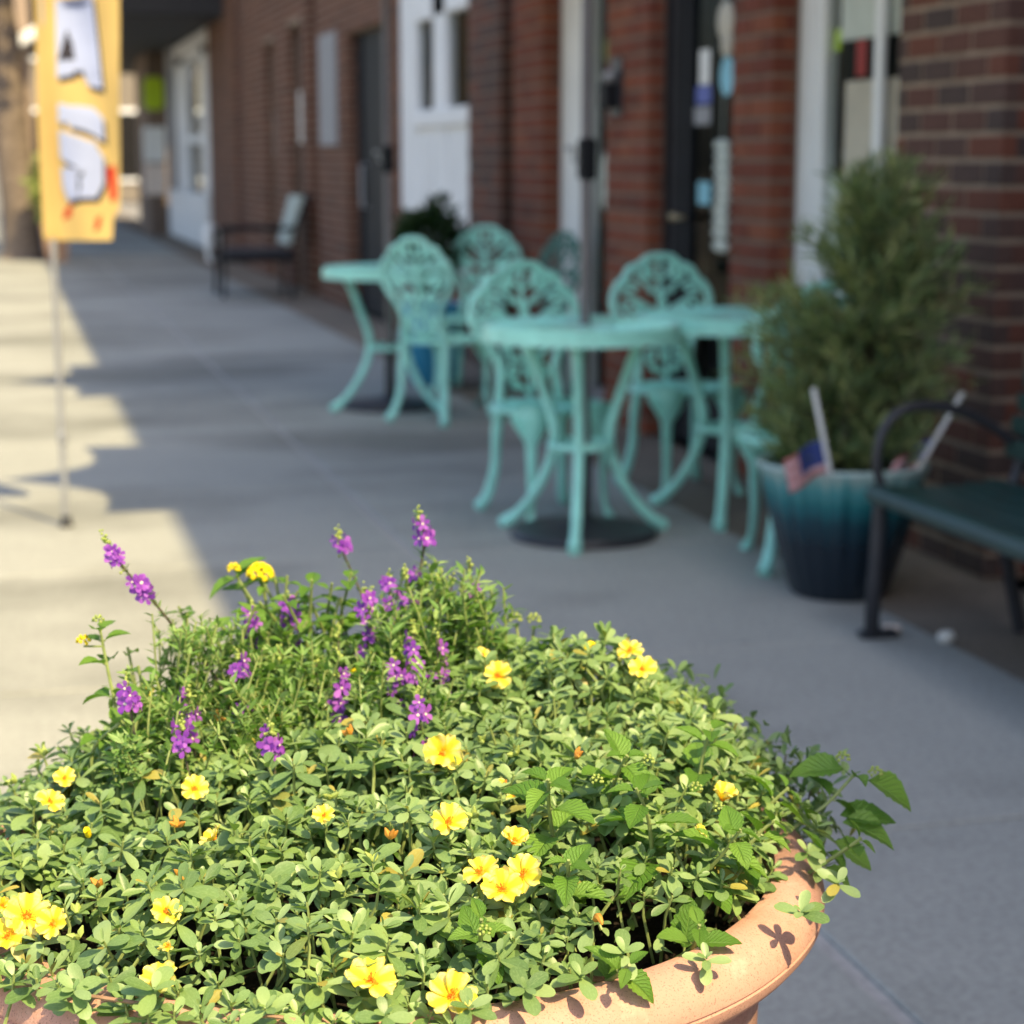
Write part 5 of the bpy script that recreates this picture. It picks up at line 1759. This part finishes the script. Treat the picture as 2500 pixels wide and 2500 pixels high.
# back right: low dark growth in the shade behind the mound
l6 = thing('shaded_sprigs', 'low dark leafy sprigs at the back right of the pot in the shade', 'plant', (0.72, 1.80, 0.68))
ms = []
for k in range(1000):
    f = rs.random()
    x = 0.645 + 0.085 * f + rs.gauss(0, 0.020)
    y = 1.93 - 0.28 * f + rs.gauss(0, 0.02)
    z = 0.765 - 0.05 * f + rs.uniform(-0.075, 0.014)
    ln = rs.uniform(0.011, 0.020)
    ms.append(frame_mat((x, y, z), rvec(rs) + UP * 0.4, UP + rvec(rs) * 0.6, ln))
leaf_cloud('foliage', 'purslane', l6, [(*PUR[0], ms)])
for k in range(7):
    f = k / 6
    p = Vector((0.66 + 0.06 * f, 1.92 - 0.26 * f, 0.675))
    MB().tube(catmull([p, p + Vector((0.005, 0, 0.03)), p + Vector((0.01, 0.005, 0.055))], 4), 0.0010, 5).build('stem', 'stem_dark', l6)

# leafy filling of the back left
for k in range(38):
    x0, y0 = rs.uniform(0.17, 0.37), rs.uniform(1.84, 1.95)
    hgt = 0.842 + 0.06 * (1 - abs(x0 - 0.27) / 0.12) + rs.uniform(-0.04, 0.012)
    lan_stem(l3, [(x0, y0, 0.74), (x0 + rs.uniform(-.015, .015), y0 + 0.01, (0.74 + hgt) / 2), (x0 + rs.uniform(-.03, .03), y0 + rs.uniform(-.02, .02), hgt)], 3, rs.uniform(0.024, 0.036), rs.uniform(0, 3), 0.65, lo=0.35)
for k in range(9):
    x0, y0 = rs.uniform(0.06, 0.15), rs.uniform(1.68, 1.86)
    hgt = 0.81 + rs.uniform(-0.02, 0.03)
    lan_stem(l4, [(x0, y0, 0.72), (x0 - 0.005, y0 + 0.01, 0.77), (x0 + rs.uniform(-.02, .02), y0 + rs.uniform(-.02, .02), hgt)], 3, rs.uniform(0.020, 0.028), rs.uniform(0, 3), 0.65, lo=0.35)

# ------------------------------------------------------------------ angelonia
NAR = [leaf_shape([0, 0.2, 0.45, 0.7, 1], [0.02, 0.09, 0.11, 0.08, 0.005], 0.2, 0.2, cols=1), leaf_shape([0, 0.2, 0.45, 0.7, 1], [0.02, 0.12, 0.15, 0.10, 0.005], 0.1, 0.05, cols=1)]
def blossom(seed):
    r_ = random.Random(seed)
    m = MB()
    for k in range(5):
        a = 2 * PI * k / 5 + r_.uniform(-.1, .1)
        big = 1.25 if k == 0 else 1.0
        c_, s_ = math.cos(a), math.sin(a)
        vs, fs = [], []
        for i, (t, w_) in enumerate(((0.12, 0.10), (0.5, 0.27), (0.8, 0.30), (1.0, 0.14))):
            for j in (-1, 0, 1):
                x, y = t * big, j * w_ * big
                z = 0.25 * (1 - t) ** 2 * -1 + 0.10 * abs(j) * w_ + 0.10 * t
                vs.append((x * c_ - y * s_, x * s_ + y * c_, z))
        for i in range(3):
            for j in (0, 1):
                fs.append((i * 3 + j, (i + 1) * 3 + j, (i + 1) * 3 + j + 1, i * 3 + j + 1))
        m.add(vs, fs)
    m.tube([(0, 0, -0.75), (0, 0, -0.35), (0, 0, -0.12)], [0.08, 0.18, 0.16], 7)
    m.cur = 1
    m.ball((0, 0, -0.08), (0.17, 0.17, 0.10), 7, 4)
    return m.mesh('blossom', ['bloom', 'throat'])
BLO = [blossom(k) for k in range(4)]
def spike(par, pts, clusters, leafn=18, tip=True, fine=1.0, leafsize=0.016):
    """clusters: (fraction along, number, spread)"""
    path = catmull(pts, 7)
    n = len(path)
    st = MB().tube(path, [0.0019 - 0.0012 * i / n for i in range(n)], 6).build('flower_spike', 'stem_dark', par)
    ms = [[], []]
    for k in range(leafn):
        f = rs.uniform(0.12, 0.99)
        i = min(n - 2, int(f * (n - 1)))
        p = path[i].lerp(path[i + 1], rs.random())
        ax = (path[i + 1] - path[i]).normalized()
        out = rvec(rs)
        out = (out - ax * out.dot(ax)).normalized()
        s_ = leafsize * (1.25 - 0.85 * f) * rs.uniform(0.7, 1.2)
        ms[k % 2].append(frame_mat(p, out + ax * 0.6 + UP * 0.15, ax + rvec(rs) * 0.3, s_))
    # round seed pods and calyces along the upper stem
    pods = MB()
    for k in range(10):
        f = rs.uniform(0.35, 0.98)
        i = min(n - 2, int(f * (n - 1)))
        out = rvec(rs)
        c0 = path[i] + out * 0.006
        pods.tube([path[i], c0], 0.0006, 4)
        pods.ball(c0, 0.0021 * (1.2 - 0.6 * f), 6, 4)
    tag(pods.build('seed_pods', 'budgreen', st), kind='stuff')
    if tip:
        tp = MB()
        for k in range(9):
            tp.ball(path[-1] + (path[-1] - path[-3]).normalized() * (0.0015 * k - 0.006) + rvec(rs) * 0.0025, 0.0024 - 0.00016 * k, 6, 4)
        tp.build('tip', 'budgreen', st)
    leaf_cloud('foliage', 'angel', st, [(*NAR[0], ms[0]), (*NAR[1], ms[1])])
    for (f, cnt, spread) in clusters:
        for k in range(cnt):
            ff = min(0.985, max(0.1, f + rs.uniform(-1, 1) * spread))
            i = min(n - 2, int(ff * (n - 1)))
            ax = (path[i + 1] - path[i]).normalized()
            out = (rvec(rs) + TOCAM * 0.7)
            out = (out - ax * out.dot(ax)).normalized()
            d = (out + UP * 0.15).normalized()
            put('blossom', BLO[rs.randrange(4)], st, path[i] + out * 0.0075, rot=(Quaternion(d, rs.uniform(0, 6)) @ d.to_track_quat('Z', 'Y')), scale=rs.uniform(0.0060, 0.0090))
    return st
a1 = thing('angelonia_plant', 'purple angelonia at the left, one spike leaning out over the pavement', 'plant', (0.17, 1.78, 0.68))
spike(a1, [(0.21, 1.80, 0.70), (0.19, 1.815, 0.80), (0.153, 1.82, 0.855), (0.125, 1.817, 0.895), (0.098, 1.814, 0.93), (0.084, 1.816, 0.957)], [(0.68, 8, 0.05), (0.87, 7, 0.04)], 130, leafsize=0.013)
spike(a1, [(0.12, 1.70, 0.72), (0.10, 1.71, 0.79), (0.095, 1.713, 0.845)], [(0.85, 8, 0.16)], 26)
spike(a1, [(0.16, 1.70, 0.72), (0.152, 1.715, 0.77), (0.148, 1.72, 0.832)], [(0.85, 10, 0.2)], 26)
spike(a1, [(0.15, 1.67, 0.72), (0.142, 1.675, 0.77), (0.138, 1.68, 0.815)], [(0.82, 7, 0.2)], 22)
spike(a1, [(0.20, 1.75, 0.72), (0.20, 1.76, 0.78), (0.198, 1.768, 0.85)], [(0.8, 9, 0.2)], 26)
spike(a1, [(0.22, 1.65, 0.73), (0.216, 1.655, 0.765), (0.213, 1.66, 0.81)], [(0.85, 7, 0.12)], 18)
a2 = thing('angelonia_plant', 'purple angelonia at the middle of the pot among yellow flowers', 'plant', (0.33, 1.80, 0.70))
for (bx_, by_, tx, ty, tz, cn) in ((0.24, 1.83, 0.222, 1.854, 0.838, 8), (0.27, 1.85, 0.261, 1.875, 0.838, 6), (0.33, 1.80, 0.331, 1.836, 0.85, 9), (0.29, 1.74, 0.292, 1.763, 0.808, 6), (0.36, 1.74, 0.365, 1.768, 0.825, 7), (0.345, 1.72, 0.340, 1.74, 0.808, 4), (0.35, 1.64, 0.347, 1.666, 0.792, 4), (0.39, 1.75, 0.389, 1.779, 0.822, 3), (0.25, 1.80, 0.243, 1.81, 0.83, 0), (0.30, 1.82, 0.305, 1.84, 0.84, 0), (0.37, 1.80, 0.375, 1.82, 0.845, 0), (0.32, 1.77, 0.325, 1.79, 0.825, 0), (0.41, 1.81, 0.415, 1.83, 0.83, 0), (0.28, 1.78, 0.275, 1.795, 0.825, 0)):
    spike(a2, [(bx_, by_, 0.72), ((bx_ + tx) / 2, (by_ + ty) / 2, tz - 0.045), (tx, ty, tz + (0.038 if cn else 0.01))], [(0.84, cn + 3, 0.16)] if cn else [], 34)
a3 = thing('angelonia_plant', 'tall angelonia at the back with slim purple spikes against the grey pavement', 'plant', (0.39, 1.86, 0.70))
spike(a3, [(0.36, 1.88, 0.72), (0.356, 1.90, 0.805), (0.345, 1.925, 0.858), (0.327, 1.931, 0.905), (0.321, 1.931, 0.930)], [(0.88, 5, 0.05)], 44, leafsize=0.012)
spike(a3, [(0.385, 1.83, 0.72), (0.386, 1.845, 0.81), (0.389, 1.862, 0.88), (0.395, 1.861, 0.927), (0.391, 1.862, 0.957)], [(0.84, 8, 0.06), (0.60, 3, 0.05)], 70, leafsize=0.018)
spike(a3, [(0.42, 1.83, 0.72), (0.424, 1.845, 0.795), (0.437, 1.86, 0.838), (0.444, 1.868, 0.872), (0.443, 1.869, 0.903)], [(0.82, 5, 0.05)], 60, leafsize=0.018)
for (bx_, by_, tx, ty, tz, cn) in ((0.37, 1.84, 0.361, 1.869, 0.872, 7), (0.40, 1.84, 0.41, 1.86, 0.875, 0), (0.38, 1.84, 0.375, 1.855, 0.88, 3), (0.41, 1.84, 0.425, 1.87, 0.868, 0), (0.35, 1.86, 0.345, 1.88, 0.855, 0), (0.43, 1.85, 0.455, 1.87, 0.845, 0), (0.40, 1.82, 0.402, 1.835, 0.85, 0)):
    spike(a3, [(bx_, by_, 0.72), ((bx_ + tx) / 2, (by_ + ty) / 2, tz - 0.055), (tx, ty, tz + 0.022)], [(0.84, cn + 3, 0.15)] if cn else [], 46, leafsize=0.019)

# fine leafy stems between the spikes
def fill_stems(par, n, box, top, leafsize, per):
    st, ms = MB(), [[], []]
    for k in range(n):
        x0, y0 = rs.uniform(box[0], box[1]), rs.uniform(box[2], box[3])
        z1 = top(x0, y0) + rs.uniform(-0.03, 0.012)
        pts = catmull([(x0, y0, 0.73), (x0 + rs.uniform(-.012, .012), y0 + rs.uniform(-.012, .012), (0.73 + z1) / 2), (x0 + rs.uniform(-.025, .025), y0 + rs.uniform(-.02, .02), z1)], 5)
        st.tube(pts, 0.0009, 5)
        for j in range(per):
            f = 0.3 + 0.7 * rs.random()
            i = min(len(pts) - 2, int(f * (len(pts) - 1)))
            ax = (pts[i + 1] - pts[i]).normalized()
            out = rvec(rs)
            out = (out - ax * out.dot(ax)).normalized()
            ms[j % 2].append(frame_mat(pts[i].lerp(pts[i + 1], rs.random()), out + ax * 0.7, ax + rvec(rs) * 0.4, leafsize * rs.uniform(0.6, 1.2)))
    tag(st.build('stems', 'stem', par), kind='stuff')
    leaf_cloud('foliage', 'angel', par, [(*NAR[0], ms[0]), (*NAR[1], ms[1])])
fill_stems(a2, 100, (0.20, 0.40, 1.70, 1.88), lambda x, y: 0.845 - 0.10 * max(0, 1.80 - y), 0.016, 30)
fill_stems(a3, 70, (0.34, 0.465, 1.79, 1.90), lambda x, y: 0.900 - 0.42 * abs(x - 0.405), 0.017, 34)
fill_stems(a1, 60, (0.09, 0.22, 1.66, 1.84), lambda x, y: 0.820, 0.014, 26)
fill_stems(a1, 34, (0.13, 0.21, 1.79, 1.86), lambda x, y: 0.862 + 0.25 * (0.17 - x) * (x < 0.17), 0.012, 34)
